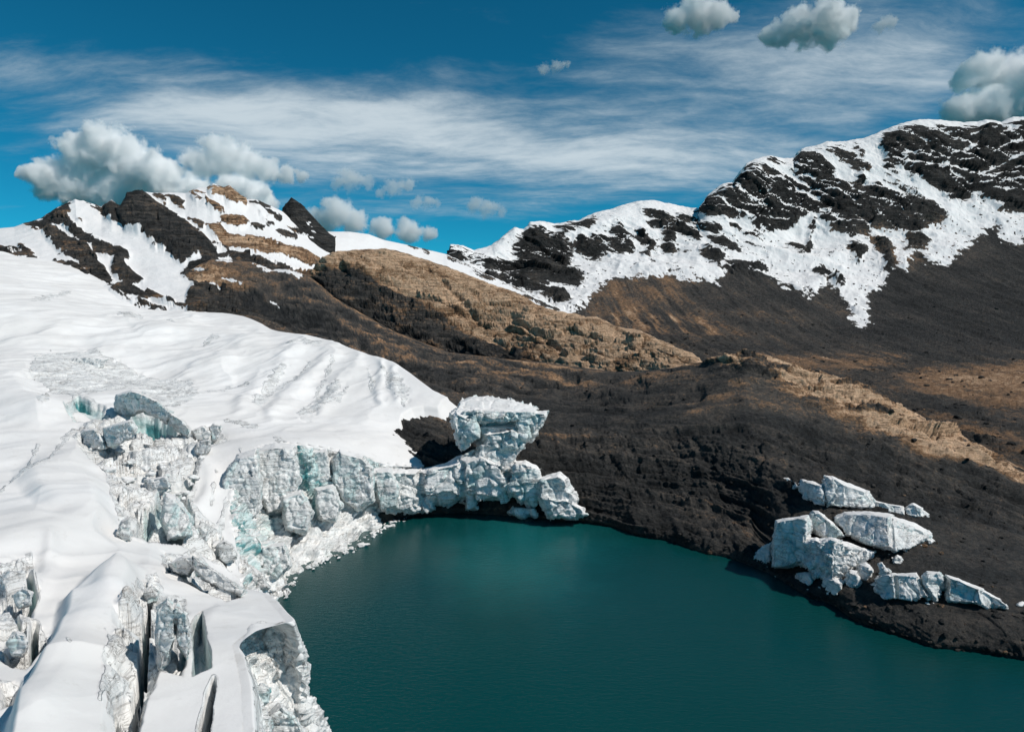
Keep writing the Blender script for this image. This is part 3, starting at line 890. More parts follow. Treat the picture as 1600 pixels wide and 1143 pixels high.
def build_slope():
    sh = [(a, b, float(dz_at(b, 0.0))) for a, b in E_SH]
    un = [(a, b + 40, float(dz_at(b + 40, -6.0))) for a, b in E_SH]
    G, X, tk, t = loft([back_row(E_CREST, 90, 40), back_row(E_CREST, 25, 7), E_CREST, E_2, E_3, E_4, sh, un], 180, 1880, int(1700 / Q), Q)
    x, y, d = px_fields(G)
    cyv = np.interp(x, [c[0] for c in E_CREST], [c[1] for c in E_CREST])
    shy = np.interp(x, [c[0] for c in sh], [c[1] for c in sh])
    below = y - cyv
    above = shy - y
    gx, gy, gz = G[..., 0], G[..., 1], G[..., 2]
    B = np.stack([gx / 3.5, gy / 1.5, gz * 1.6 + gx * 0.25], -1)
    band = fbm(B, 3.5, 5, 0.6, ridged=True, seed=3)
    blk = fbm(G, 6, 5, 0.6, ridged=True, seed=5)
    med = fbm(G, 22, 4, 0.5, seed=1)
    fine = fbm(G, 1.6, 4, 0.6, seed=7)
    # tan rock cap of the hump
    th = np.interp(x, [1040, 1110, 1165, 1250, 1350, 1450, 1550, 1650], [0, 12, 36, 60, 75, 60, 40, 40])
    cap = sstep(1.1, 0.55, below / (th + 1e-3)) * (th > 0)
    wx, wy = x + fbm(G, 12, 4, seed=2) * 14, y + fbm(G, 12, 4, seed=4) * 6
    hq = [np.clip(1 - sd_strip(wx, wy, q) / h, 0, 3) for q, h in (([(810, 606, 8), (880, 596, 8), (960, 600, 8), (1005, 604, 8)], 9), ([(880, 618, 10), (950, 628, 10), (1040, 624, 10), (1090, 618, 10)], 11), ([(760, 575, 6), (830, 580, 6), (900, 590, 6)], 7), ([(560, 540, 6), (640, 580, 6), (720, 610, 6)], 7))]
    hol = sum(np.exp(-q * q) for q in hq)
    tv = t[:, None] + 0 * x
    FL = np.stack([x / 260, tv / 22 + fbm(G, 25, 4, seed=3) * 0.5, 0 * x], -1)
    flow = fbm(FL, 1.0, 6, 0.66, seed=1)
    flowr = fbm(FL * np.array([1, 1.6, 1]), 1.0, 5, 0.62, ridged=True, seed=6)
    upl = sstep(460, 300, x) * 1.0
    shelf = sstep(1150, 1230, x) * sstep(760, 830, y + (x - 1300) * 0.0 - np.interp(x, [1200, 1600], [0, 40]))
    edge = sstep(-2, 10, below)
    nearsh = sstep(0, 10, above)
    bank = sstep(60, 30, above) * sstep(1290, 1340, x)
    gully = fbm(np.stack([gx + gz * 0.4, gy * 0.15, gz * 0.25], -1), 4.5, 4, 0.6, ridged=True, seed=8)
    calm = 1 - 0.8 * shelf * (1 - bank)
    disp = edge * (med * 1.1 * calm + band * (0.35 + 0.7 * cap) * calm + blk * (0.2 + 0.3 * cap + 0.3 * bank + 0.4 * upl) + fine * (0.10))
    disp -= hol * 2.0
    disp += (1 - shelf) * edge * (flowr * 1.5)
    ca, sa = math.cos(R(24)), math.sin(R(24))
    fac, crk, idv = masked_facets((cap > 0.02) | (x < 560), np.stack([(gx * ca - gz * sa) / 2.0, gy, gx * sa + gz * ca], -1), (8, 3.6, 1.7), seed=4, gain=0.19)
    disp += edge * (cap + 0.7 * upl) * fac
    slope_m = (above > -10) & (cap < 0.3)
    fa2, cr2, id2 = masked_facets(slope_m, np.stack([gx, gy, gz * 0.5], -1), (5, 2.3, 1.0), seed=8, gain=0.085)
    hi_ = sstep(650, 600, y) * sstep(1080, 980, x)
    disp += edge * fa2 * (0.3 + 0.7 * sstep(640, 700, y) * (1 - shelf) + 0.7 * hi_) * (1 - cap)
    mid = sstep(640, 700, y) * (1 - cap) * (1 - shelf)
    disp += mid * (gully * 0.9)
    disp *= 0.30 + 0.70 * nearsh
    V = G + grid_normals(G) * disp[..., None]
    tone = 0.30 + 0.12 * fbm(B, 5, 5, 0.65, seed=2) + 0.04 * med + (0.34 * flow + 0.30 * (flowr - 0.1)) * (1 - shelf * 0.6) + 0.22 * sstep(640, 690, y) * (1 - shelf) * np.clip(fbm(np.stack([x / 22 + tv / 160, tv / 150, 0 * x], -1), 1.0, 5, 0.65, seed=4), -0.2, 1)
    tone += cap * (0.30 * (idv - 0.5) - 0.25 * crk + 0.40 + 0.24 * sstep(1120, 1330, x) + 1.5 * fbm(B, 4, 6, 0.72, seed=6))
    tone += upl * (0.10 + 0.35 * band + 0.25 * fbm(B, 9, 5, 0.65, seed=5)) - 0.10 * upl * sstep(440, 480, y) + sstep(660, 580, y) * sstep(380, 480, x) * sstep(1050, 800, x) * (-0.09 + 0.40 * flow + 0.34 * band + 0.2 * (id2 - 0.5) - 0.15 * cr2)
    tone -= hol * 0.03  # shade of the hollows also put into the tone
    tone -= 0.05 * mid + 0.02 * shelf
    shb = sstep(640, 690, y) * sstep(700, 660, x)
    tone = tone * (1 - shb * 0.15)
    str2 = union(x, y, (), [[(830, 615, 2), (900, 590, 3), (1000, 592, 4), (1080, 585, 3)], [(860, 640, 2), (1000, 625, 3), (1100, 600, 3), (1180, 600, 3)]])
    tone += sstep(-5, 3, str2) * 0.10
    spots = [[(330, 445, 3), (342, 450, 3)], [(350, 437, 3), (376, 445, 3)], [(422, 475, 2), (436, 481, 3)], [(300, 420, 3), (318, 424, 4)], [(340, 407, 3), (362, 409, 3)], [(395, 412, 2), (420, 422, 4)], [(430, 421, 3), (470, 432, 5)]]
    sp_ = union(x, y, (), spots) + fbm(G, 3, 4, 0.65, seed=3) * 7
    snow = np.clip(0.5 + (sp_ - 1.0) / 8.0, 0, 1) * (y < 500) * (x < 520)
    me = mesh_np('ground', V.reshape(-1, 3), grid_faces(*V.shape[:2]), {'snow': snow, 'tone': tone, 'loose': np.clip(0.75 * (1 - cap) * (1 - upl), 0, 1)})
    o = link('ground', me, land_material('moraine', 0.7, 2.2, strata=((0, R(-14), 0), (0.10, 0.2, 1.3), 0.22)))
    tag(o, 'dark rocky moraine slope and shelf running down to the lake shore', 'ground', kind='structure')
    return V, x, y


# ------------------------------------------------------------------ lake
def build_lake():
    m, T = new_mat('lake_water')
    p = T.obj()
    w1 = T.noise(T.mapping(p, rot=(0, 0, R(25)), scale=(0.55, 1.5, 1)), 1.3, 6, 0.62)
    w2 = T.noise(T.mapping(p, rot=(0, 0, R(-10)), scale=(1.0, 2.2, 1)), 2.6, 4, 0.6)
    h = T.math('ADD', w1, T.math('MULTIPLY', w2, 0.45))
    nrm = T.bump(h, 0.9, 0.07)
    far = T.noise(p, 0.02, 3, 0.5)
    col = T.mix(far, (0.0015, 0.040, 0.041), (0.003, 0.055, 0.054))
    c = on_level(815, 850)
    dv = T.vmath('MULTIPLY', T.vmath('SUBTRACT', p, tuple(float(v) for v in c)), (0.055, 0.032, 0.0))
    arch_refl = T.math('ADD', T.vmath('LENGTH', dv), T.math('MULTIPLY', T.math('SUBTRACT', T.noise(p, 0.05, 5, 0.6), 0.5), 1.2))
    col = T.mix(T.ss(arch_refl, 0.0, 1.3, 0.85, 0.0), col, (0.008, 0.115, 0.118))  # turquoise reflection of the ice arch, painted into the water colour
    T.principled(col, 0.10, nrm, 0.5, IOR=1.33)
    xs = np.concatenate([np.linspace(-700, 1200, 60)])
    ys = np.linspace(-150, 420, 40)
    XX, YY = np.meshgrid(xs, ys)
    V = np.stack([XX, YY, np.zeros_like(XX)], -1)
    me = mesh_np('water', V.reshape(-1, 3), grid_faces(*V.shape[:2])[:, ::-1])
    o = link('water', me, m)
    tag(o, 'dark teal glacier lake with small wind ripples', 'lake', kind='structure')


FAR, FPX_, FPY_ = build_far_mountain()
build_left_mountain()
build_ridge()
GROUND, GPX, GPY = build_slope()
build_lake()

# ------------------------------------------------------------------ ice and snow material
def ice_material():
    m, T = new_mat('glacier_ice')
    p = T.obj()
    s = T.sep(p)
    # layers: yearly bands, gently warped
    wv = T.noise(p, 0.12, 4, 0.5)
    lay = T.comb(T.math('MULTIPLY', s[0], 0.05), T.math('MULTIPLY', s[1], 0.05), T.math('ADD', T.math('MULTIPLY', s[2], 1.5), T.math('MULTIPLY', wv, 5.0)))
    bands = T.noise(lay, 1.0, 6, 0.65)
    n1 = T.noise(p, 0.22, 5, 0.6)
    n2 = T.noise(p, 1.1, 7, 0.66)
    n3 = T.noise(p, 5.0, 5, 0.7)
    fresh = T.math('ADD', T.attr('fresh'), T.math('MULTIPLY', T.math('SUBTRACT', n1, 0.5), 0.7))
    white = T.mix(T.ss(n2, 0.3, 0.7), (0.70, 0.715, 0.71), (0.83, 0.832, 0.822))
    cyan = T.mix(T.ss(n2, 0.3, 0.75), (0.46, 0.63, 0.63), (0.70, 0.775, 0.77))
    deep = (0.10, 0.33, 0.35)
    ic = T.mix(T.ss(fresh, 0.42, 0.78), white, cyan)
    ic = T.mix(T.ss(fresh, 0.80, 1.0), ic, deep)
    # thin grit lines: layers seen edge on, and cracks
    dl = T.ss(T.math('ABSOLUTE', T.math('SUBTRACT', bands, 0.52)), 0.0, 0.035, 1.0, 0.0)
    dm = T.ss(T.math('ADD', n1, T.math('MULTIPLY', T.attr('dirt'), 0.5)), 0.42, 0.66)
    ic = T.mix(T.math('MULTIPLY', T.math('MULTIPLY', dl, dm), 0.55), ic, (0.20, 0.19, 0.178))
    ck = T.noise(T.mapping(p, scale=(1, 1, 0.7)), 0.8, 6, 0.6, 0.6)
    ckl = T.ss(T.math('ABSOLUTE', T.math('SUBTRACT', ck, 0.5)), 0.0, 0.02, 1.0, 0.0)
    ckm = T.ss(T.math('ADD', T.noise(p, 0.35, 3, 0.5), T.math('MULTIPLY', T.attr('dirt'), 0.6)), 0.52, 0.72)
    ic = T.mix(T.math('MULTIPLY', T.math('MULTIPLY', ckl, ckm), 0.8), ic, (0.09, 0.085, 0.078))
    dn = T.math('ADD', T.attr('dirt'), T.math('MULTIPLY', T.math('SUBTRACT', n2, 0.5), 1.1))
    df = T.ss(dn, 0.52, 0.85)
    ic = T.mix(T.math('MULTIPLY', df, 0.75), ic, (0.13, 0.122, 0.112))
    sp = T.ss(n3, 0.62, 0.72)
    ic = T.mix(T.math('MULTIPLY', sp, 0.30), ic, (0.36, 0.355, 0.34))
    # snow
    ie = T.math('ADD', T.attr('ice'), T.math('MULTIPLY', T.math('SUBTRACT', T.noise(p, 0.7, 7, 0.68), 0.5), 0.8))
    isn = T.ss(ie, 0.42, 0.58)
    sg = T.noise(p, 0.05, 6, 0.6)
    sc = T.mix(T.ss(sg, 0.35, 0.7), (0.74, 0.735, 0.725), (0.82, 0.82, 0.815))
    dust = T.ss(T.math('ADD', T.noise(T.mapping(p, scale=(1, 1, 3)), 0.35, 7, 0.7), T.math('MULTIPLY', T.attr('dirt'), 0.3)), 0.60, 0.80)
    sc = T.mix(T.math('MULTIPLY', dust, 0.42), sc, (0.48, 0.465, 0.44))
    col = T.mix(isn, sc, ic)
    hi = T.math('ADD', T.math('MULTIPLY', n2, 1.0), T.math('ADD', T.math('MULTIPLY', n3, 0.35), T.math('MULTIPLY', bands, 0.8)))
    hi = T.math('MULTIPLY', hi, T.ss(T.noise(p, 0.30, 3, 0.5), 0.36, 0.64, 0.25, 1.1))
    hs = T.math('ADD', T.math('MULTIPLY', T.noise(p, 0.5, 4, 0.5), 0.35), T.math('MULTIPLY', T.noise(p, 6.0, 3, 0.5), 0.02))
    h = T.add('ShaderNodeMix', data_type='FLOAT')
    T.put(h.inputs[0], isn); T.put(h.inputs[2], hs); T.put(h.inputs[3], hi)
    nrm = T.bump(h.outputs[0], 0.85, 0.35)
    T.principled(col, T.ss(isn, 0, 1, 0.75, 0.45), nrm, 0.3)
    return m


ICE = ice_material()

# ------------------------------------------------------------------ glacier: snowfield, ice cliffs, seracs
# top edge of the ice cliff and the lines below it, along the shore from the arch towards the viewpoint (metres)
def _st(top, foot, bulge=0.25):
    a = P(*top)
    b = on_level(*foot)
    b[2] = -1.2
    m1 = a * (1 - bulge * 0.6) + b * bulge * 0.6
    m1[2] = a[2] * 0.62
    m2 = a * (1 - bulge * 1.6) + b * bulge * 1.6
    m2[2] = a[2] * 0.28
    return [a, m1, m2, b]


STATIONS = [
    _st((664, 728, 153), (672, 797)), _st((640, 729, 150), (658, 801)), _st((612, 729, 147.5), (634, 806)), _st((588, 722, 145), (612, 818)),
    _st((570, 712, 144), (597, 826)), _st((545, 706, 142), (580, 832)), _st((520, 703, 140), (567, 840)), _st((490, 698, 138), (545, 857)),
    _st((465, 694, 136.5), (510, 872)), _st((438, 692, 134), (474, 888)), _st((408, 697, 130), (456, 908)), _st((384, 712, 126), (443, 920)),
    _st((362, 750, 120), (441, 932), 0.3),
    [P(358, 800, 112), np.array([-43.5, 110, 9.0]), np.array([-39.5, 107, 5.0]), np.array([-36.5, 104.5, -1.2])],
    [P(368, 850, 104), np.array([-40.8, 103.2, 6.5]), np.array([-39.5, 102.5, 3.5]), np.array([-38.2, 102.0, -1.2])],
    [P(374, 895, 96), np.array([-37.9, 97.5, 6.0]), np.array([-38.0, 98.5, 3.0]), np.array([-38.2, 100.0, -1.2])],
    [P(377, 925, 87), np.array([-34.6, 89.0, 7.0]), np.array([-35.0, 91.0, 3.0]), np.array([-36.0, 95.0, -1.2])],
    [np.array(v, float) for v in ((-31.8, 80, 11), (-31.5, 82, 8), (-31, 84, 4), (-31, 88, -1.2))],
    [np.array(v, float) for v in ((-26.6, 72, 13.9), (-25.8, 73, 10), (-25.3, 74.5, 5), (-25, 77, -1.2))],
    [np.array(v, float) for v in ((-22.2, 64, 15.8), (-21.2, 65, 11), (-20.7, 66, 6), (-20.2, 68, -1.2))],
    [np.array(v, float) for v in ((-19.9, 59.5, 16.6), (-19.2, 59.6, 13), (-19.2, 60, 9), (-17.5, 60, -1.2))],
    [np.array(v, float) for v in ((-20.3, 57.6, 17.3), (-21.3, 61.2, 14.6), (-20.6, 60.5, 9.8), (-16.5, 57, -1.2))],
    [np.array(v, float) for v in ((-20.9, 53.6, 18.8), (-23.4, 61.0, 16.0), (-21.8, 60.0, 10.8), (-15.8, 54, -1.2))],
    [np.array(v, float) for v in ((-20.6, 49.7, 19.8), (-24.0, 57.0, 15.6), (-21.5, 57.5, 11), (-15, 51, -1.2))],
    [np.array(v, float) for v in ((-19.2, 47, 19.6), (-19.5, 49.5, 15.5), (-18.8, 50, 10.5), (-14.5, 48, -1.2))],
    [np.array(v, float) for v in ((-17.5, 43.6, 20), (-17, 44.5, 16), (-16.3, 45, 10), (-14, 45, -1.2))],
    [np.array(v, float) for v in ((-16, 40, 19.8), (-15.4, 40.5, 15), (-15, 41, 9), (-13, 41, -1.2))],
    [np.array(v, float) for v in ((-13.4, 33.5, 20.5), (-13, 33.5, 15), (-12.6, 33.5, 9), (-11, 33.5, -1.2))],
    [np.array(v, float) for v in ((-11, 20, 21), (-10.5, 20, 15), (-10, 20, 9), (-9, 20, -1.2))],
]
# thin snow edge lying on the dark slope, from the tip of the tongue down to the arch
SNOW_EDGE = [(150, 455, 332), (240, 482, 312), (305, 486, 303), (331, 490, 297), (360, 491, 290), (380, 491, 284), (400, 503, 274), (423, 516, 264), (449, 519, 257), (486, 526, 248), (517, 530, 240), (540, 543, 234), (577, 557, 224), (611, 566, 216), (641, 585, 207), (676, 613, 196), (690, 620, 193.5), (699, 620, 192), (690, 626, 190), (684, 637, 186), (662, 634, 186), (643, 635, 184), (627, 646, 180), (624, 657, 176), (630, 679, 170), (646, 695, 164), (661, 709, 159), (657, 722, 155)]
FIELD = [  # px, py, distance of points on the snow surface
    (699, 620, 192), (684, 637, 186), (643, 636, 184), (624, 657, 176), (632, 682, 169.5), (661, 709, 159),
    (641, 585, 206), (611, 566, 214), (577, 557, 222), (540, 543, 232), (486, 526, 246), (423, 516, 262), (400, 503, 272), (360, 491, 288), (305, 486, 300), (240, 484, 300), (150, 455, 305), (80, 430, 312), (0, 402, 322), (-200, 385, 330), (-450, 390, 335),
    (0, 440, 275), (150, 480, 262), (0, 490, 220), (-250, 450, 240), (250, 520, 240), (350, 530, 235), (450, 550, 222), (540, 590, 205), (590, 620, 192),
    (600, 680, 165), (560, 680, 160), (500, 650, 172), (430, 620, 188), (400, 660, 160), (480, 680, 148), (340, 600, 192), (250, 590, 196), (130, 545, 212), (50, 570, 185), (-150, 560, 190), (-450, 560, 190),
    (170, 600, 172), (100, 640, 142), (0, 640, 140), (-150, 650, 135), (0, 720, 106), (-200, 800, 82), (90, 720, 110), (0, 780, 88), (100, 800, 85), (-450, 800, 84),
    (330, 650, 158), (300, 690, 140), (330, 700, 135), (345, 760, 120), (335, 810, 110), (250, 700, 130), (200, 740, 112), (260, 800, 101), (200, 850, 84), (280, 850, 92), (330, 850, 98), (350, 890, 95),
    (250, 890, 77), (300, 900, 78), (350, 915, 82), (100, 900, 65), (180, 930, 63), (240, 950, 61), (300, 950, 64.5), (340, 960, 65.5), (0, 900, 66), (0, 1000, 50), (100, 1010, 49), (170, 1020, 49.5), (320, 990, 58), (390, 970, 62), (-200, 1000, 50),
    (0, 1143, 37.5), (150, 1143, 39), (300, 1080, 46), (260, 1143, 40.5), (330, 1143, 40.5), (0, 1400, 26), (250, 1400, 27.5), (-300, 1300, 29), (500, 1500, 25), (-450, 1050, 46),
]


def tps_fit(xy, z, lam=0.0):
    n = len(xy)
    d2 = ((xy[:, None] - xy[None]) ** 2).sum(-1)
    K = 0.5 * d2 * np.log(d2 + 1e-9)
    K[np.arange(n), np.arange(n)] = lam
    Pm = np.concatenate([np.ones((n, 1)), xy], 1)
    A = np.block([[K, Pm], [Pm.T, np.zeros((3, 3))]])
    return np.linalg.solve(A, np.concatenate([z, np.zeros(3)]))


def tps_eval(xy, w, q):
    out = w[-3] + w[-2] * q[:, 0] + w[-1] * q[:, 1]
    for k in range(len(xy)):
        d2 = (q[:, 0] - xy[k, 0]) ** 2 + (q[:, 1] - xy[k, 1]) ** 2
        out += w[k] * 0.5 * d2 * np.log(d2 + 1e-9)
    return out


_fw = np.array([P(*f) for f in FIELD] + [s[0] for s in STATIONS])
_fs = np.array([40.0, 40.0])
_fxy = _fw[:, :2] / _fs
_fwt = tps_fit(_fxy, _fw[:, 2], 0.02)


def field_z(x, y):
    q = np.stack([np.ravel(x), np.ravel(y)], -1) / _fs
    return tps_eval(_fxy, _fwt, q).reshape(np.shape(x))


ICE_ZONES = [  # broken, bare ice showing through the snow (photo outlines)
    [(55, 565), (80, 557), (150, 556), (190, 570), (240, 590), (300, 600), (310, 618), (280, 640), (250, 640), (215, 610), (170, 610), (120, 620), (80, 610), (45, 590)],
    [(110, 680), (150, 660), (215, 655), (290, 670), (330, 665), (330, 700), (310, 740), (300, 790), (345, 830), (370, 870), (350, 890), (300, 860), (260, 850), (195, 845), (180, 800), (165, 740), (130, 710)],
    [(60, 635), (75, 620), (80, 640), (66, 648)],
    [(392, 640), (420, 600), (440, 575), (450, 580), (430, 615), (410, 645)],
    [(465, 645), (500, 622), (525, 600), (538, 608), (515, 635), (478, 656)],
    [(598, 582), (622, 584), (640, 612), (632, 634), (612, 618)],
    [(250, 870), (300, 870), (330, 900), (370, 920), (380, 935), (350, 940), (320, 925), (285, 905), (258, 900)],
    [(215, 925), (245, 905), (255, 930), (290, 935), (300, 1010), (285, 1060), (250, 1050), (215, 1143), (170, 1143), (165, 1060), (190, 980)],
    [(0, 900), (50, 885), (60, 925), (45, 960), (75, 990), (40, 1040), (10, 1030), (-40, 1000), (-40, 920)],
    [(0, 1060), (30, 1065), (20, 1090), (0, 1095)],
    [(300, 690), (330, 665), (355, 690), (330, 700)],
]
ICE_LINES = [  # dirty cracks
    [(0, 770, 1), (35, 745, 3), (75, 730, 3), (95, 700, 4), (115, 675, 5)], [(185, 492, 2), (220, 495, 3)], [(265, 508, 1), (272, 512, 2)], [(320, 540, 2), (332, 528, 5), (340, 527, 3)], [(440, 540, 2), (500, 536, 3)],
    [(50, 470, 1), (110, 460, 2)], [(330, 615, 2), (385, 605, 3)], [(355, 660, 2), (400, 670, 2)], [(430, 685, 2), (470, 700, 2)], [(255, 692, 1), (310, 720, 2)],
    [(575, 577, 1), (582, 600, 3), (580, 615, 1)], [(598, 575, 1), (606, 600, 3), (612, 618, 1)], [(618, 585, 1), (626, 605, 3), (632, 625, 1)], [(520, 565, 2), (502, 610, 3), (495, 620, 2)], [(485, 570, 2), (460, 600, 4), (415, 625, 4)], [(545, 608, 2), (525, 630, 4), (470, 648, 4)],
    [(60, 700, 1), (45, 735, 2)], [(377, 704, 2), (364, 760, 3), (350, 800, 4), (343, 824, 6)], [(338, 740, 1), (330, 790, 2)], [(108, 975, 1), (102, 988, 2)], [(108, 1046, 2), (112, 1056, 2)], [(165, 1012, 2), (180, 1035, 4), (172, 1060, 3), (168, 1090, 4), (158, 1130, 3)], [(250, 945, 1), (290, 943, 2)],
]
CREVASSES = [  # px, py, half width px ; depth m
    ([(236, 935, 3), (228, 985, 6), (224, 1030, 7), (215, 1075, 6), (207, 1090, 2)], 9.0),
    ([(335, 1062, 2), (328, 1090, 6), (318, 1143, 9), (312, 1200, 8)], 7.0),
    ([(180, 1100, 4), (195, 1150, 12), (200, 1200, 14)], 6.0),
    ([(45, 915, 5), (52, 932, 7), (38, 950, 6)], 3.0), ([(55, 975, 5), (52, 1000, 7), (45, 1020, 4)], 4.0), ([(20, 965, 5), (30, 985, 4)], 2.5),
    ([(200, 640, 4), (240, 655, 8), (275, 676, 8), (290, 672, 3)], 5.0),
    ([(255, 752, 3), (285, 760, 7), (300, 745, 6), (302, 735, 3)], 5.0),
    ([(120, 625, 3), (160, 640, 4)], 2.5), ([(315, 695, 4), (325, 690, 6), (330, 680, 4)], 3.0),
    ([(468, 702, 2), (472, 715, 4), (476, 740, 4)], 4.0), ([(510, 715, 2), (505, 735, 3)], 3.0),
    ([(330, 850, 3), (350, 870, 6), (362, 885, 5)], 3.0), ([(300, 870, 4), (312, 885, 6), (296, 900, 3)], 3.0),
    ([(265, 960, 3), (290, 985, 6), (283, 1030, 6)], 2.0),
]
RIBS = [  # soft drifts and flutes: px,py,half width ; height m
    ([(560, 562, 8), (530, 600, 12), (505, 640, 12)], 1.2), ([(520, 545, 8), (480, 600, 12), (430, 645, 12)], 1.5), ([(470, 535, 10), (420, 590, 14), (380, 640, 12)], 1.4),
    ([(590, 565, 5), (594, 600, 7), (590, 630, 7)], 0.9), ([(612, 575, 5), (616, 600, 7), (615, 630, 6)], 0.8), ([(405, 520, 10), (350, 560, 16), (300, 590, 14)], 1.0), ([(300, 500, 10), (230, 530, 20), (160, 545, 16)], 1.5),
    ([(200, 500, 12), (100, 520, 20), (0, 560, 20)], 1.5), ([(150, 800, 20), (60, 850, 30), (-40, 900, 30)], 0.8), ([(190, 860, 18), (170, 960, 30), (60, 1143, 40)], 0.7), ([(235, 870, 14), (225, 900, 20), (180, 940, 30)], 0.6),
    ([(80, 865, 10), (70, 900, 14), (50, 930, 12)], 0.7), ([(300, 700, 10), (330, 740, 12), (310, 790, 12)], 0.8),
]


PITS = [  # broken away hollows with a sharp ice wall: outline, depth m
    ([(263, 764), (232, 797), (198, 838), (232, 852), (282, 850), (303, 838), (304, 806), (284, 772)], 4.2),
    ([(196, 652), (228, 646), (262, 656), (290, 678), (282, 690), (240, 684), (205, 672)], 3.6),
    ([(330, 1020), (322, 1000), (316, 960), (300, 975), (302, 1020), (300, 1060), (330, 1045)], 2.6),
    ([(100, 640), (122, 622), (150, 640), (170, 652), (150, 662), (118, 662)], 1.8),
]


HUMPS = [  # swelling snow backs: outline, height m, softness px
    ([(95, 940), (140, 905), (190, 885), (225, 905), (215, 1000), (190, 1100), (170, 1300), (-20, 1300), (20, 1120), (60, 1050)], 2.0, 26),
    ([(-120, 840), (60, 800), (150, 825), (185, 868), (110, 880), (40, 892), (-120, 935)], 1.4, 24),
    ([(300, 985), (345, 945), (400, 945), (438, 985), (400, 1000), (360, 1012), (325, 1008)], 1.0, 16),
    ([(120, 700), (165, 760), (180, 830), (150, 850), (60, 790), (20, 740), (60, 720)], 1.3, 26),
    ([(200, 560), (300, 540), (380, 560), (360, 600), (280, 590)], 1.6, 24),
    ([(-100, 570), (40, 575), (60, 610), (120, 640), (60, 670), (-100, 650)], 2.0, 28),
    ([(180, 500), (300, 495), (420, 530), (330, 545), (220, 530)], 1.4, 18),
]


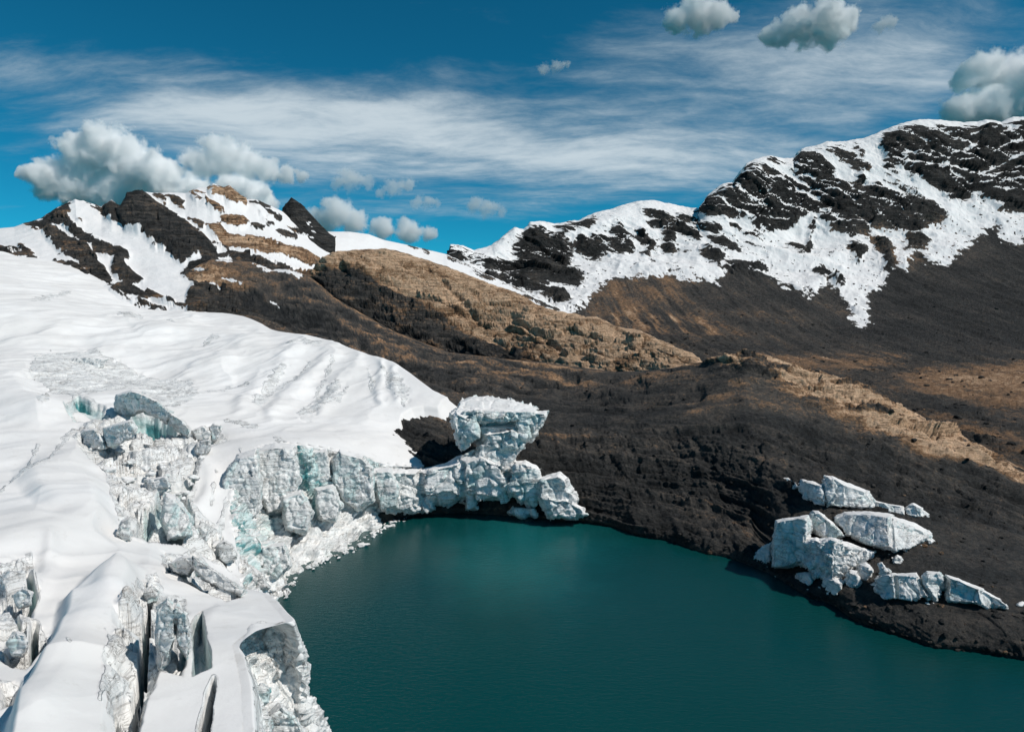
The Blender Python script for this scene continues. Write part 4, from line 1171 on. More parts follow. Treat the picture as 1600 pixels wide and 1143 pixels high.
def build_glacier():
    root = bpy.data.objects.new('glacier', None)
    COL.objects.link(root)
    root.location = (-60, 110, 0)
    tag(root, 'white snow covered glacier breaking off in bluish ice cliffs above the teal lake', 'glacier')

    def add(name, me):
        o = link(name, me, ICE, root)
        o.matrix_parent_inverse = root.matrix_world.inverted() if False else o.matrix_parent_inverse
        o.location = (60, -110, 0)
        return o
    # --- snowfield
    cols = np.linspace(-450, 790, int(1240 / 1.45))
    dist = np.concatenate([np.linspace(345.0, 150.0, 620), 1.0 / np.linspace(1 / 149.7, 1 / 24.0, 620)])
    PX, D = np.meshgrid(cols, dist)
    xr = (PX - 800) / FPX
    X = D * xr
    Y = D * CF[1]
    Z = field_z(X, Y)
    poly = [P(*e)[:2] for e in SNOW_EDGE] + [s[0][:2] for s in STATIONS] + [np.array(v, float) for v in ((-11, 5), (-400, 5), (-700, 400), (-300, 420))]
    sd = sd_poly(X, Y, poly)
    G = np.stack([X, Y, Z], -1)
    px, py, dd = proj(G)
    ice = union(px, py, ICE_ZONES, ICE_LINES)
    icen = sstep(-5, 5, ice + fbm(G, 2.5, 4, 0.6, seed=3) * 7)
    zraw = union(px, py, ICE_ZONES, ())
    zone = sstep(-6, 16, zraw + fbm(G, 6, 4, 0.6, seed=2) * 12)
    gentle = sstep(-14, 8, union(px, py, [ICE_ZONES[0]] + ICE_ZONES[3:6], ()))
    calm = 1 - 0.85 * gentle
    rough = fbm(G, 3.2, 5, 0.58, ridged=True, seed=5)
    Gp = np.stack([G[..., 0] + fbm(G, 4, 3, seed=6) * 1.2, G[..., 1] * 0.8 + fbm(G, 4, 3, seed=7) * 1.2, 0 * Z], -1)
    f1, f2, idv = worley(Gp, 5.5, 2)
    g1, g2, idg = worley(Gp, 1.9, 3)
    blk = (idv - 0.45) * 3.2 + (idg - 0.5) * 1.1 - np.exp(-(f2 - f1) * 6) * 1.6
    dz = fbm(G * np.array([1, 0.6, 1]), 26, 4, 0.45, seed=1) * 1.3 + fbm(G * np.array([0.6, 1, 1]), 8, 3, 0.5, seed=4) * 0.22
    bz = fbm(np.stack([X * 0.8 - Y * 0.45, (X * 0.5 + Y * 0.8) * 0.4, 0 * X], -1), 7.5, 3, 0.45, seed=2)
    dz += (1 - np.abs(bz) * 2.0) * 0.55
    dz = dz * sstep(-2, 10, sd)
    for pts, h, sf in HUMPS:
        s = sd_poly(px + fbm(G, 12, 3, seed=5) * 14, py + fbm(G, 12, 3, seed=6) * 10, pts)
        dz += h * sstep(-0.35 * sf, sf, s) * sstep(0, 14, sd)
    wx = px + fbm(G, 9, 3, seed=8) * 12
    wy = py + fbm(G, 9, 3, seed=9) * 12
    for pts, h in RIBS:
        w = np.mean([p[2] for p in pts])
        q = np.clip(1 - sd_strip(wx, wy, pts) / w, 0, 3)          # 0 on the line, 1 at its width
        dz += h * 0.8 * np.exp(-q * q * 0.9)
    rz = sstep(300, 180, dd) * 0.5 + 0.5
    dz += zone * (rough * 0.7 * (0.4 + 0.6 * calm) + blk * calm) * rz + (icen - zone).clip(0) * (rough * 0.35 - 0.1)
    ice_attr = icen * (0.55 + 0.45 * sstep(-0.4, 0.4, rough + 0.25))
    fresh = 0.22 + zone * (idv - 0.5) * 0.25 + 0 * dz
    dirt = 0.12 + 0.22 * icen - 0.16 * gentle
    ice_attr = ice_attr - 0.22 * gentle * (fbm(G, 7, 5, 0.6, seed=6) + 0.35)
    for pts, h in CREVASSES:
        s = sd_strip(px, py, pts) + fbm(G, 1.5, 3, seed=2) * 2.0
        c = sstep(-1.5, 2.5, s)
        dz -= h * c
        ice_attr = np.maximum(ice_attr, sstep(-7, -1, s))
        fresh = fresh + sstep(-2, 2, s) * 0.6
        dirt = np.where(s > -3, 0.05, dirt)
    for pts, h in PITS:
        s = sd_poly(px, py, pts) + fbm(G, 2.0, 4, 0.6, seed=2) * 2.5
        dz -= h * sstep(-1.5, 3.0, s) * (1 - 0.45 * sstep(4, 26, s))
        ring = sstep(-3, 0, s) * (1 - sstep(7, 13, s))
        ice_attr = np.maximum(ice_attr, ring)
        fresh = fresh + ring * 0.42  # pit walls tinted teal to stand for the shade under an overhang
    band = sstep(-4, 6, union(px, py, [ICE_ZONES[0]], ()))
    fresh -= 0.1 * band
    G[..., 2] = G[..., 2] + dz
    # beyond the cliff edge the surface drops inside the cliff; over bare ground it dives under it
    out = np.clip(-sd, 0, None)
    drop = np.where(D > 153, out * 0.9, out * 5.0)
    G[..., 2] = G[..., 2] - drop - 0.5 * sstep(0.0, 0.6, out)
    keep = (G[..., 2] > -6) & ((sd > np.where(D < 95, 0.5, -0.25)) | ((D > 153) & (sd > -14)))
    F = grid_faces(*X.shape)
    fk = keep.ravel()[F].all(1)
    me = mesh_np('snowfield', G.reshape(-1, 3), F[fk][:, ::-1] if False else F[fk], {'ice': ice_attr, 'fresh': fresh, 'dirt': dirt})
    add('snowfield', me)
    # --- ice cliff
    S = np.array(STATIONS)                         # (n,4,3)
    for k in range(len(S)):
        S[k, 0, 2] = field_z(S[k, 0, 0], S[k, 0, 1])
    # one extra row behind the lip, sunk in the snow
    seg = np.linalg.norm(np.diff(S[:, 1], axis=0), axis=1)
    ts = np.concatenate([[0], np.cumsum(seg)])
    dd_ = np.interp(np.linspace(0, ts[-1], 400), ts, np.linalg.norm(S[:, 1] - np.array([0, 0, CAMZ]), axis=1))
    dens = 1 / dd_                                 # more columns where it is near
    cum = np.concatenate([[0], np.cumsum((dens[1:] + dens[:-1]) / 2)])
    u = np.interp(np.linspace(0, cum[-1], 1100), cum, np.linspace(0, ts[-1], 400))
    rows = [pchip(ts, S[:, k, :], u) for k in range(4)]
    inn = np.stack([-np.gradient(rows[0][:, 1]), np.gradient(rows[0][:, 0])], -1)
    inn /= np.linalg.norm(inn, axis=1, keepdims=True) + 1e-9
    # rows run from the arch towards the viewer, so "left of travel" points away from the ice
    lip = rows[0].copy()
    lip[:, :2] -= inn * 1.6
    lip[:, 2] = field_z(lip[:, 0], lip[:, 1]) - 0.12
    r0 = rows[0].copy()
    r0[:, 2] += 0.10
    tk = np.array([0, 0.10, 0.42, 0.75, 1.15])
    t = np.linspace(0, 1.15, 250)
    st = np.stack([lip, r0, rows[1], rows[2], rows[3]])
    Gc = np.stack([pchip(tk, st[..., c], t) for c in range(3)], -1)
    N = grid_normals(Gc)
    cen = Gc.mean((0, 1))
    if (N[120, :, 0].mean() < 0):
        N = -N
    U = np.broadcast_to(u, Gc.shape[:2])
    VV = np.broadcast_to(t[:, None], Gc.shape[:2])
    low = sstep(0.60, 0.92, VV)
    Gw = Gc + np.stack([fbm(Gc, 5, 4, 0.6, seed=1), fbm(Gc, 5, 4, 0.6, seed=4), 0 * Gc[..., 0]], -1) * 1.6
    f1, f2, idv = worley(Gw * np.array([1, 1, 0.22]), 4.0, 5)
    g1, g2, idg = worley(Gc * np.array([1, 1, 0.8]), 1.7, 6)
    crack = np.exp(-(f2 - f1) * 8)
    rough = fbm(Gc, 3.0, 5, 0.6, ridged=True, seed=2)
    fine = fbm(Gc, 0.8, 4, 0.6, seed=5)
    edge = np.where(Gc[..., 1] < 70, sstep(0.16, 0.5, VV), sstep(0.08, 0.2, VV))
    scale = np.clip(np.linalg.norm(Gc - np.array([0, 0, CAMZ]), axis=-1) / 120, 0.5, 1)
    fac, fcr, fid = masked_facets(np.ones(VV.shape, bool), Gc * np.array([1, 1, 0.6]), (4.2, 1.9, 0.9), seed=6, gain=0.38)
    nearc = sstep(66, 74, Gc[..., 1])
    crack = crack * nearc
    idv = 0.5 + (idv - 0.5) * nearc
    disp = edge * scale * (fac * 0.8 + (idv - 0.5) * 2.2 * (1 - 0.6 * low) - crack * 1.3 * (1 - low) + rough * 0.5 + (0.25 + low) * (idg - 0.4) * 0.9 + fine * 0.3)
    slabs = Gc[..., 2] / 1.1 + fbm(Gc, 9, 3, seed=7) * 1.6
    disp += edge * 0.10 * np.sin(slabs * 6.28)
    Vc = Gc + N * disp[..., None]
    nz = np.abs(grid_normals(Vc)[..., 2])
    ramp = sstep(0.07, 0.24, VV + 0.07 * fbm(Gc, 1.6, 4, 0.6, seed=3) + 0.05 * fbm(Gc, 0.5, 3, seed=4))
    ice_attr = ramp * (1.0 - 0.75 * sstep(0.72, 0.92, nz + 0.1 * fine) * (1 - 0.3 * low))
    fresh = 0.42 + (idv - 0.5) * 0.55 * (1 - low) + crack * 0.35 * (1 - low) - 0.10 * low
    fresh = fresh + 0.10 * sstep(90, 140, np.linalg.norm(Gc[..., :2], axis=-1))
    dirt = 0.20 + 0.20 * sstep(0.3, 0.08, VV) - 0.1 * low + 0.12 * (idg - 0.5)
    dirt = dirt + 0.5 * sstep(2.2, 0.3, Gc[..., 2] + fine * 1.5) * sstep(110, 98, Gc[..., 1]) * sstep(85, 95, Gc[..., 1])
    F = grid_faces(*VV.shape)
    me = mesh_np('ice_cliff', Vc.reshape(-1, 3), F, {'ice': ice_attr, 'fresh': fresh, 'dirt': dirt})
    add('ice_cliff', me)
    return root, add


GLACIER, ADD_TO_GLACIER = build_glacier()


def field_depth(px, py):
    d = np.linspace(22, 340, 1600)
    w = P(np.full_like(d, px), np.full_like(d, py), d)
    h = w[:, 2] - field_z(w[:, 0], w[:, 1])
    k = np.argmax(h < 0)
    return float(d[k]) if h[k] < 0 else 340.0

# ------------------------------------------------------------------ solid ice pieces: hulls, remeshed and weathered
def ground_at(px, py):
    """distance of the ground seen at a photo pixel"""
    q = (GPX - px) ** 2 + (GPY - py) ** 2
    q = np.where(np.arange(len(q))[:, None] > len(q) * 0.12, q, 1e12)
    k = np.unravel_index(np.argmin(q), q.shape)
    return proj(GROUND[k])[2]


def slab_points(poly, d, t, lean=0.0, shrink=0.78, back=None):
    """outline at distance d (number or function of photo x), with a smaller front and back outline t/2 away"""
    poly = np.asarray(poly, float)
    c = poly.mean(0)
    dd = d(poly[:, 0]) if callable(d) else np.full(len(poly), float(d))
    dc = float(np.mean(dd))
    h = (poly[:, 1].max() - poly[:, 1]) / max(1e-6, np.ptp(poly[:, 1]))
    out = [P(poly[:, 0], poly[:, 1], dd + lean * h)]
    for s, f in ((-0.5, shrink), (0.5, shrink if back is None else back)):
        q = c + (poly - c) * f
        out.append(P(q[:, 0], q[:, 1], dd + s * t + lean * h))
    return np.concatenate(out)


def hull_into(bm, pts):
    vs = [bm.verts.new(p) for p in pts]
    r = bmesh.ops.convex_hull(bm, input=vs)
    junk = list({e for e in r['geom_interior'] + r['geom_unused'] if isinstance(e, bmesh.types.BMVert) and e.is_valid})
    bmesh.ops.delete(bm, geom=junk, context='VERTS')


def weathered(name, hulls, voxel, amp=0.5, cell=2.5, fresh=0.35, dirt=0.2, snow=True, seed=0, strata=0.08, tilt=(0.0, 0.0)):
    """union of convex hulls -> one closed mesh with facets, cracks, layers; returns mesh in world coordinates"""
    bm = bmesh.new()
    for h in hulls:
        b2 = bmesh.new()
        hull_into(b2, h)
        m2 = bpy.data.meshes.new('tmp')
        b2.to_mesh(m2); b2.free()
        bm.from_mesh(m2)
        bpy.data.meshes.remove(m2)
    bmesh.ops.recalc_face_normals(bm, faces=bm.faces)
    me = bpy.data.meshes.new('tmp')
    bm.to_mesh(me); bm.free()
    ob = bpy.data.objects.new('tmp', me)
    COL.objects.link(ob)
    md = ob.modifiers.new('r', 'REMESH')
    md.mode = 'VOXEL'
    md.voxel_size = voxel
    dg = bpy.context.evaluated_depsgraph_get()
    ev = ob.evaluated_get(dg)
    em = bpy.data.meshes.new_from_object(ev)
    bpy.data.objects.remove(ob)
    bpy.data.meshes.remove(me)
    n = len(em.vertices)
    V = np.zeros(n * 3, np.float32); em.vertices.foreach_get('co', V); V = V.reshape(-1, 3)
    N = np.zeros(n * 3, np.float32); em.vertices.foreach_get('normal', N); N = N.reshape(-1, 3)
    Vw = V + np.stack([fbm(V, cell, 3, seed=1), fbm(V, cell, 3, seed=2), fbm(V, cell, 3, seed=3)], -1) * cell * 0.45
    f1, f2, idv = worley(Vw * np.array([1, 1, 0.6]), cell, seed)
    crack = np.exp(-(f2 - f1) * 9)
    fac, fcr, fid = masked_facets(np.ones(n, bool), V, (cell * 1.3, cell * 0.6, cell * 0.22), seed=seed, gain=0.42)
    rg = fbm(V, cell * 0.9, 5, 0.6, ridged=True, seed=seed + 1)
    fine = fbm(V, cell * 0.14, 4, 0.6, seed=seed + 2)
    side = 1 - sstep(0.6, 0.9, N[:, 2])
    disp = ((idv - 0.5) * amp * 0.5 - crack * amp * 0.8 + fac * amp * 0.75 / max(1.0, cell / 2.2) + rg * amp * 0.15 + fine * amp * 0.13) * (0.25 + 0.75 * side)
    lz = V[:, 2] + tilt[0] * V[:, 0] + tilt[1] * V[:, 1] + fbm(V, 6, 3, seed=3) * 0.5
    lay = vnoise(np.stack([V[:, 0] * 0.1, V[:, 1] * 0.1, lz * 2.2], -1)) + 0.5 * vnoise(np.stack([V[:, 0] * 0.1, V[:, 1] * 0.1, lz * 5.1], -1))
    disp += strata * lay * side
    V2 = V + N * disp[:, None]
    top = sstep(0.62, 0.85, N[:, 2] + 0.12 * fine) if snow else 0 * idv
    em.vertices.foreach_set('co', V2.astype(np.float32).ravel())
    fr = fresh + (idv - 0.5) * 0.45 + crack * 0.25
    dr = dirt + 0.12 * (lay - 0.1) + 0.1 * (idv - 0.5)
    for nm, a in (('ice', 1 - 0.85 * top), ('fresh', fr), ('dirt', dr)):
        at = em.attributes.new(nm, 'FLOAT', 'POINT')
        at.data.foreach_set('value', np.ascontiguousarray(a, np.float32))
    em.polygons.foreach_set('use_smooth', np.ones(len(em.polygons), bool))
    em.update()
    em.name = name
    return em


def thing_mesh(name, em, label, cat, group=None, mat=None):
    """put the origin at the middle of the base"""
    n = len(em.vertices)
    V = np.zeros(n * 3, np.float32); em.vertices.foreach_get('co', V); V = V.reshape(-1, 3)
    c = np.array([V[:, 0].mean(), V[:, 1].mean(), V[:, 2].min()])
    em.vertices.foreach_set('co', (V - c).astype(np.float32).ravel())
    em.update()
    o = link(name, em, mat or ICE)
    o.location = c
    tag(o, label, cat, group)
    return o


# ---- seracs standing in the broken part of the glacier
SERACS = [  # outlines, base point, thickness, lean, fresh, dirt
    ([[(178, 640), (180, 616), (205, 608), (222, 612), (228, 640), (210, 650), (192, 652)], [(218, 612), (245, 625), (270, 645), (262, 662), (235, 648), (222, 640)], [(262, 642), (285, 655), (298, 672), (297, 685), (283, 678), (266, 662)]], (235, 685), 7, -2.5, 0.40, 0.30),
    ([[(112, 680), (130, 670), (150, 668), (165, 690), (168, 702), (130, 704), (114, 697)], [(160, 668), (185, 660), (205, 655), (213, 668), (208, 684), (180, 698), (165, 700)]], (160, 705), 6, -0.5, 0.34, 0.34),
    ([[(303, 700), (312, 688), (330, 685), (328, 702), (316, 714), (306, 709)]], (316, 714), 4, 0, 0.2, 0.62),
    ([[(326, 668), (334, 660), (346, 664), (341, 684), (331, 691)]], (335, 691), 3, 0, 0.35, 0.35),
    ([[(258, 768), (275, 775), (300, 806), (303, 840), (262, 845), (250, 810)]], (280, 846), 6, 3.5, 0.44, 0.18),
    ([[(303, 822), (316, 818), (326, 828), (322, 846), (308, 847)]], (315, 848), 4, 0, 0.3, 0.42),
    ([[(262, 880), (285, 868), (303, 868), (306, 886), (296, 902), (270, 894)]], (285, 903), 5, -1, 0.36, 0.40),
    ([[(300, 866), (318, 878), (388, 925), (382, 937), (350, 922), (318, 906), (303, 890)]], (345, 925), 6, 0, 0.28, 0.28),
    ([[(338, 850), (350, 842), (366, 852), (370, 872), (352, 880), (340, 868)]], (355, 882), 4, 0, 0.35, 0.55),
    ([[(245, 948), (262, 932), (276, 948), (272, 1000), (262, 1040), (249, 1052), (242, 1000)], [(272, 940), (292, 955), (298, 1000), (292, 1030), (278, 1012)]], (268, 1050), 4, -0.5, 0.36, 0.34),
    ([[(8, 1005), (25, 985), (40, 990), (46, 1010), (35, 1026), (16, 1024)]], (25, 1026), 2.5, 0, 0.34, 0.36),
    ([[(18, 930), (36, 915), (52, 925), (48, 945), (28, 952)]], (33, 953), 2.5, 0, 0.34, 0.3),
    ([[(395, 1078), (408, 1066), (424, 1074), (420, 1098), (402, 1104)], [(380, 1094), (398, 1086), (408, 1100), (402, 1120), (384, 1118)]], (None, 53.0), 3, 0, 0.55, 0.16),
    ([[(418, 1112), (438, 1096), (456, 1112), (482, 1145), (490, 1200), (425, 1200)]], (None, 56.0), 5, 0, 0.30, 0.40),
    ([[(365, 1118), (390, 1112), (425, 1118), (430, 1190), (365, 1190)]], (None, 50.5), 4, 0, 0.34, 0.36),
    ([[(345, 745), (372, 708), (402, 700), (412, 770), (402, 812), (364, 815), (346, 790)]], (None, 121.0), 8, 2.5, 0.30, 0.34),
    ([[(396, 699), (430, 691), (463, 693), (470, 750), (456, 798), (416, 812), (400, 770)]], (None, 128.0), 8, 3.0, 0.26, 0.38),
    ([[(440, 775), (470, 764), (490, 800), (480, 835), (445, 830)]], (None, 124.0), 6, 2.0, 0.40, 0.22),
    ([[(490, 762), (520, 756), (536, 790), (526, 816), (496, 812)]], (None, 131.0), 6, 1.5, 0.34, 0.22),
    ([[(585, 732), (610, 731), (626, 760), (622, 794), (596, 800), (586, 770)]], (None, 142.0), 6, 1.0, 0.42, 0.28),
    ([[(345, 838), (372, 828), (404, 832), (422, 858), (416, 888), (382, 890), (352, 872)]], (None, 110.5), 7, 3.5, 0.22, 0.26),
    ([[(408, 852), (446, 846), (456, 884), (432, 906), (408, 896)]], (None, 110.0), 6, 1.5, 0.36, 0.36),
    ([[(372, 890), (392, 882), (412, 896), (424, 920), (402, 926), (380, 912)]], (None, 104.5), 4, 1.0, 0.30, 0.50),
    ([[(300, 672), (318, 664), (330, 676), (322, 690), (304, 688)]], (316, 692), 3, 0, 0.3, 0.4),
    ([[(225, 748), (262, 742), (268, 762), (246, 772), (226, 766)]], (248, 774), 4, -0.5, 0.30, 0.42),
    ([[(182, 836), (188, 812), (202, 806), (206, 846), (192, 850)]], (196, 852), 2.5, 0, 0.28, 0.36),
    ([[(222, 926), (238, 912), (250, 922), (246, 940), (228, 944)]], (238, 946), 2.0, 0, 0.34, 0.38),
    ([[(483, 702), (512, 700), (520, 748), (505, 758), (484, 752)]], (None, 138.5), 5, 0.5, 0.34, 0.28),
    ([[(517, 716), (530, 702), (545, 712), (568, 711), (584, 728), (586, 784), (560, 800), (536, 790), (518, 756)]], (None, 138.5), 6, 0.5, 0.40, 0.40),
    ([[(170, 560), (150, 556), (80, 558), (56, 572), (90, 586), (150, 590)]], (None, 193), 5, 2.0, 0.26, 0.34),
]


def build_seracs():
    for k, (polys, base, t, lean, fresh, dirt) in enumerate(SERACS):
        bury = 1.1 if base[0] is not None and base[0] < 262 and t > 5 else 0
        d = base[1] if base[0] is None else field_depth(*base)
        d0 = d + (0.3 * t if base[0] is not None else 0)
        xs = [q[0] for p in polys for q in p]
        xl, xr_ = min(xs), max(xs)
        dep = (lambda x: d0 + bury * np.clip(1 - (x - xl) / (0.7 * (xr_ - xl)), 0, 1) * t) if bury else d0
        hulls = [slab_points(p, dep, t, lean, 0.84) for p in polys]
        em = weathered('serac', hulls, max(0.07, d / 130 * 0.17), 0.32 * min(1, d / 90), 1.6 * max(0.6, min(1.3, d / 90)), fresh, dirt, seed=30 + k, strata=0.09)
        ADD_TO_GLACIER('serac', em)


build_seracs()


# ---- the mushroom shaped ice tower and its arch at the head of the lake
def build_tower():
    cap = [
        slab_points([(705, 650), (709, 641), (740, 640), (800, 643), (850, 641), (852, 648), (838, 656), (800, 662), (740, 662)], 151, 12, 0.5),
        slab_points([(707, 644), (716, 627), (733, 620), (765, 618.5), (800, 625), (845, 637), (838, 646), (780, 650), (716, 652)], 148, 7, 11.0, shrink=0.92),
        slab_points([(704, 646), (712, 640), (740, 652), (752, 672), (740, 694), (722, 706), (712, 690), (710, 664)], 149, 10),
        slab_points([(826, 640), (857, 641), (857, 648), (850, 656), (838, 668), (830, 690), (812, 694), (800, 660)], 150, 9),
        slab_points([(740, 662), (836, 662), (832, 688), (815, 700), (770, 706), (744, 698)], 151.5, 10),
        slab_points([(752, 676), (800, 668), (828, 678), (815, 700), (775, 706), (750, 700)], 148.5, 8),
    ]
    neck = [
        slab_points([(742, 690), (828, 688), (812, 708), (798, 718), (790, 732), (752, 736), (738, 716)], 149.5, 9),
        slab_points([(690, 727), (722, 712), (760, 690), (775, 700), (765, 722), (725, 738), (692, 740)], 149.5, 4, shrink=0.85),
    ]
    base = [
        slab_points([(652, 734), (690, 729), (722, 716), (730, 724), (728, 786), (700, 792), (665, 786), (652, 770)], 148.5, 8),
        slab_points([(655, 775), (672, 770), (680, 796), (662, 803), (640, 806)], 148, 5),
        slab_points([(718, 716), (750, 706), (796, 728), (800, 760), (792, 782), (745, 780), (716, 774)], 148, 9),
        slab_points([(722, 770), (742, 772), (748, 796), (726, 799)], 148, 5),
        slab_points([(792, 730), (803, 718), (822, 717), (846, 732), (850, 760), (838, 794), (812, 790), (796, 770)], 147, 9),
        slab_points([(842, 745), (860, 741), (872, 737), (886, 748), (906, 780), (902, 802), (856, 805), (835, 775)], 145, 9),
        slab_points([(850, 775), (885, 778), (912, 793), (921, 804), (900, 811), (856, 808)], 142.5, 6),
        slab_points([(790, 800), (805, 792), (836, 794), (840, 805), (815, 808)], 145.5, 4),
        slab_points([(560, 730), (600, 735), (660, 731), (662, 798), (630, 806), (590, 800)], lambda x: np.interp(x, [560, 600, 660], [142, 144.5, 147.0]), 6),
    ]
    em = weathered('ice_tower', cap + neck + base, 0.17, 0.95, 4.2, 0.36, 0.30, seed=4, strata=0.10)
    return thing_mesh('ice_tower', em, 'mushroom shaped ice tower with flat snow cap on an ice arch at the water', 'ice tower')


# ---- stranded ice blocks on the right shore
def base_line(pts, push=0.0):
    xs = [p[0] for p in pts]
    ds = [ground_at(*p) + push for p in pts]
    return lambda x: np.interp(x, xs, ds)


def build_blocks():
    def block(polys, base, t, label, voxel=0.11, amp=0.5, cell=3.4, fresh=0.27, dirt=0.26, seed=1, strata=0.10, tilt=(0.0, 0.0), push=1.5, name='ice_block', cat='ice block', group=None, shrink=0.8, lean=1.0):
        f = base_line(base, push)
        hulls = [slab_points(p, f, tt, lean, shrink) for p, tt in zip(polys, t)]
        em = weathered(name, hulls, voxel, amp, cell, fresh, dirt, seed=seed, strata=strata, tilt=tilt, snow=True)
        return thing_mesh(name, em, label, cat, group)
    g = 'ice blocks stranded on the lake shore'
    block([[(1212, 750), (1219, 745), (1231, 745), (1246, 753), (1250, 762), (1244, 766), (1231, 766), (1214, 758)],
           [(1243, 757), (1253, 748), (1269, 751), (1287, 757), (1294, 794), (1275, 792), (1264, 781), (1245, 770)],
           [(1283, 752), (1291, 743), (1300, 743), (1319, 755), (1357, 767), (1371, 782), (1373, 797), (1319, 797), (1290, 796)],
           [(1366, 781), (1391, 786), (1412, 790), (1417, 805), (1397, 803), (1366, 798)]],
          [(1214, 758), (1245, 772), (1275, 793), (1319, 797), (1372, 797), (1416, 806)], [4, 6, 7, 5],
          'long low ice block with a rounded head, farthest and topmost of the stranded blocks', fresh=0.30, seed=2, tilt=(0.12, 0.0), group=g)
    block([[(1412, 792), (1420, 787), (1427, 785), (1441, 793), (1445, 812), (1430, 811), (1412, 805)], [(1436, 793), (1447, 798), (1459, 806), (1469, 815), (1448, 815), (1436, 812)]],
          [(1412, 806), (1440, 812), (1469, 815)], [5, 4], 'small pointed ice lump closing the right end of the topmost long block', voxel=0.10, amp=0.35, seed=5, group=g)
    block([[(1300, 806), (1319, 798), (1359, 798), (1397, 803), (1400, 860), (1366, 858), (1347, 850), (1319, 837), (1303, 820)],
           [(1390, 803), (1428, 816), (1450, 828), (1462, 838), (1440, 852), (1420, 860), (1395, 866), (1370, 858)],
           [(1447, 829), (1464, 834), (1468, 846), (1450, 851)]],
          [(1300, 835), (1347, 850), (1395, 867), (1430, 858), (1464, 848)], [10, 9, 4],
          'broad snow topped ice slab behind the jumbled blocks, widest of the stranded pieces', fresh=0.30, seed=3, tilt=(0.15, 0.0), lean=5.0, group=g)
    block([[(1264, 808), (1270, 797), (1279, 797), (1303, 817), (1322, 838), (1300, 846), (1275, 836), (1263, 826)]],
          [(1264, 850), (1320, 850)], [6], 'upright bluish ice tooth between the wall block and the snow topped slab', voxel=0.11, fresh=0.5, seed=9, group=g)
    block([[(1211, 812), (1231, 808), (1262, 804), (1266, 822), (1262, 846), (1258, 880), (1236, 887), (1203, 889), (1206, 840)]],
          [(1203, 889), (1260, 882)], [9], 'tall steep white and bluish ice wall block nearest the water', fresh=0.46, seed=7, amp=0.5, group=g, shrink=0.88)
    block([[(1172, 876), (1182, 862), (1194, 852), (1206, 846), (1206, 882), (1186, 885)]], [(1172, 880), (1206, 884)], [4], 'pile of crumbled ice leaning on the left side of the tall ice wall block', voxel=0.10, amp=0.6, cell=0.9, fresh=0.25, dirt=0.1, seed=8, group=g)
    block([[(1288, 850), (1300, 839), (1312, 842), (1322, 860), (1326, 884), (1300, 888), (1278, 872)], [(1254, 842), (1275, 838), (1300, 852), (1294, 890), (1262, 890), (1245, 884)], [(1300, 846), (1335, 850), (1368, 862), (1358, 880), (1330, 884), (1306, 878)], [(1266, 842), (1300, 838), (1340, 852), (1356, 872), (1336, 898), (1300, 912), (1268, 908), (1254, 880)]],
          [(1245, 900), (1300, 906), (1350, 884)], [7, 6, 5, 7], 'heap of broken white ice in the middle of the stranded blocks', amp=0.8, cell=1.3, fresh=0.26, dirt=0.16, seed=6, group=g)
    for k, (cx, cy, rx, ry, lab) in enumerate([
            (1303, 895, 18, 13, 'round ice boulder in the centre below the broken ice heap'),
            (1332, 907, 13, 16, 'upright grooved ice boulder right of the round ice boulder'),
            (1350, 894, 13, 14, 'ice boulder casting a dark shadow at the right edge of the jumbled heap'),
            (1296, 917, 23, 17, 'large cracked ice boulder lowest above the lake shore'),
            (1258, 907, 17, 13, 'low ice boulder with a dark hollow beside the water'),
            (1299, 937, 10, 5, 'small flat ice lump at the foot of the large cracked boulder'),
            (1403, 875, 8, 8, 'small single ice lump lying below the snow topped slab'),
            (1596, 944, 8, 5, 'small white ice piece at the right edge of the shelf')]):
        a = np.linspace(0, 2 * math.pi, 10)[:-1] + k
        poly = [(cx + rx * 1.2 * math.cos(t) * random.uniform(0.84, 1.1), cy + ry * 1.2 * math.sin(t) * random.uniform(0.86, 1.08)) for t in a]
        block([poly], [(cx - rx, cy + ry), (cx + rx, cy + ry)], [rx * 2 / FPX * 110 * 0.9], lab, voxel=0.09, amp=0.28, cell=1.1, fresh=0.30, seed=10 + k, push=rx / FPX * 100, name='ice_boulder', cat='ice boulder', group='ice boulders below the broken heap', shrink=0.6, lean=0.5)
    block([[(1361, 919), (1366, 903), (1377, 894), (1400, 894), (1404, 940), (1381, 939), (1366, 931)],
           [(1395, 895), (1415, 899), (1433, 893), (1447, 914), (1459, 936), (1440, 940), (1398, 940)],
           [(1371, 880), (1378, 877), (1391, 895), (1382, 900), (1374, 896)]],
          [(1361, 930), (1400, 941), (1459, 940)], [6, 6, 2.5], 'horned ice block with a thin upright spike at its left end', fresh=0.36, seed=22, push=2, group=g)
    block([[(1437, 901), (1447, 891), (1469, 891), (1477, 903), (1473, 931), (1462, 940), (1448, 920)]],
          [(1440, 940), (1477, 938)], [6], 'rounded layered ice block wedged between the horned block and the long block', voxel=0.10, fresh=0.3, seed=23, push=2, group=g, strata=0.14)
    block([[(1476, 896), (1497, 902), (1537, 919), (1545, 950), (1510, 946), (1476, 940)], [(1530, 917), (1562, 934), (1580, 948), (1582, 955), (1555, 953), (1532, 950)]],
          [(1476, 942), (1537, 951), (1582, 956)], [6, 5], 'long tapering ice block pointing right, nearest along the dark bank', fresh=0.33, seed=24, push=2, group=g, tilt=(0.25, 0))


build_tower()
build_blocks()


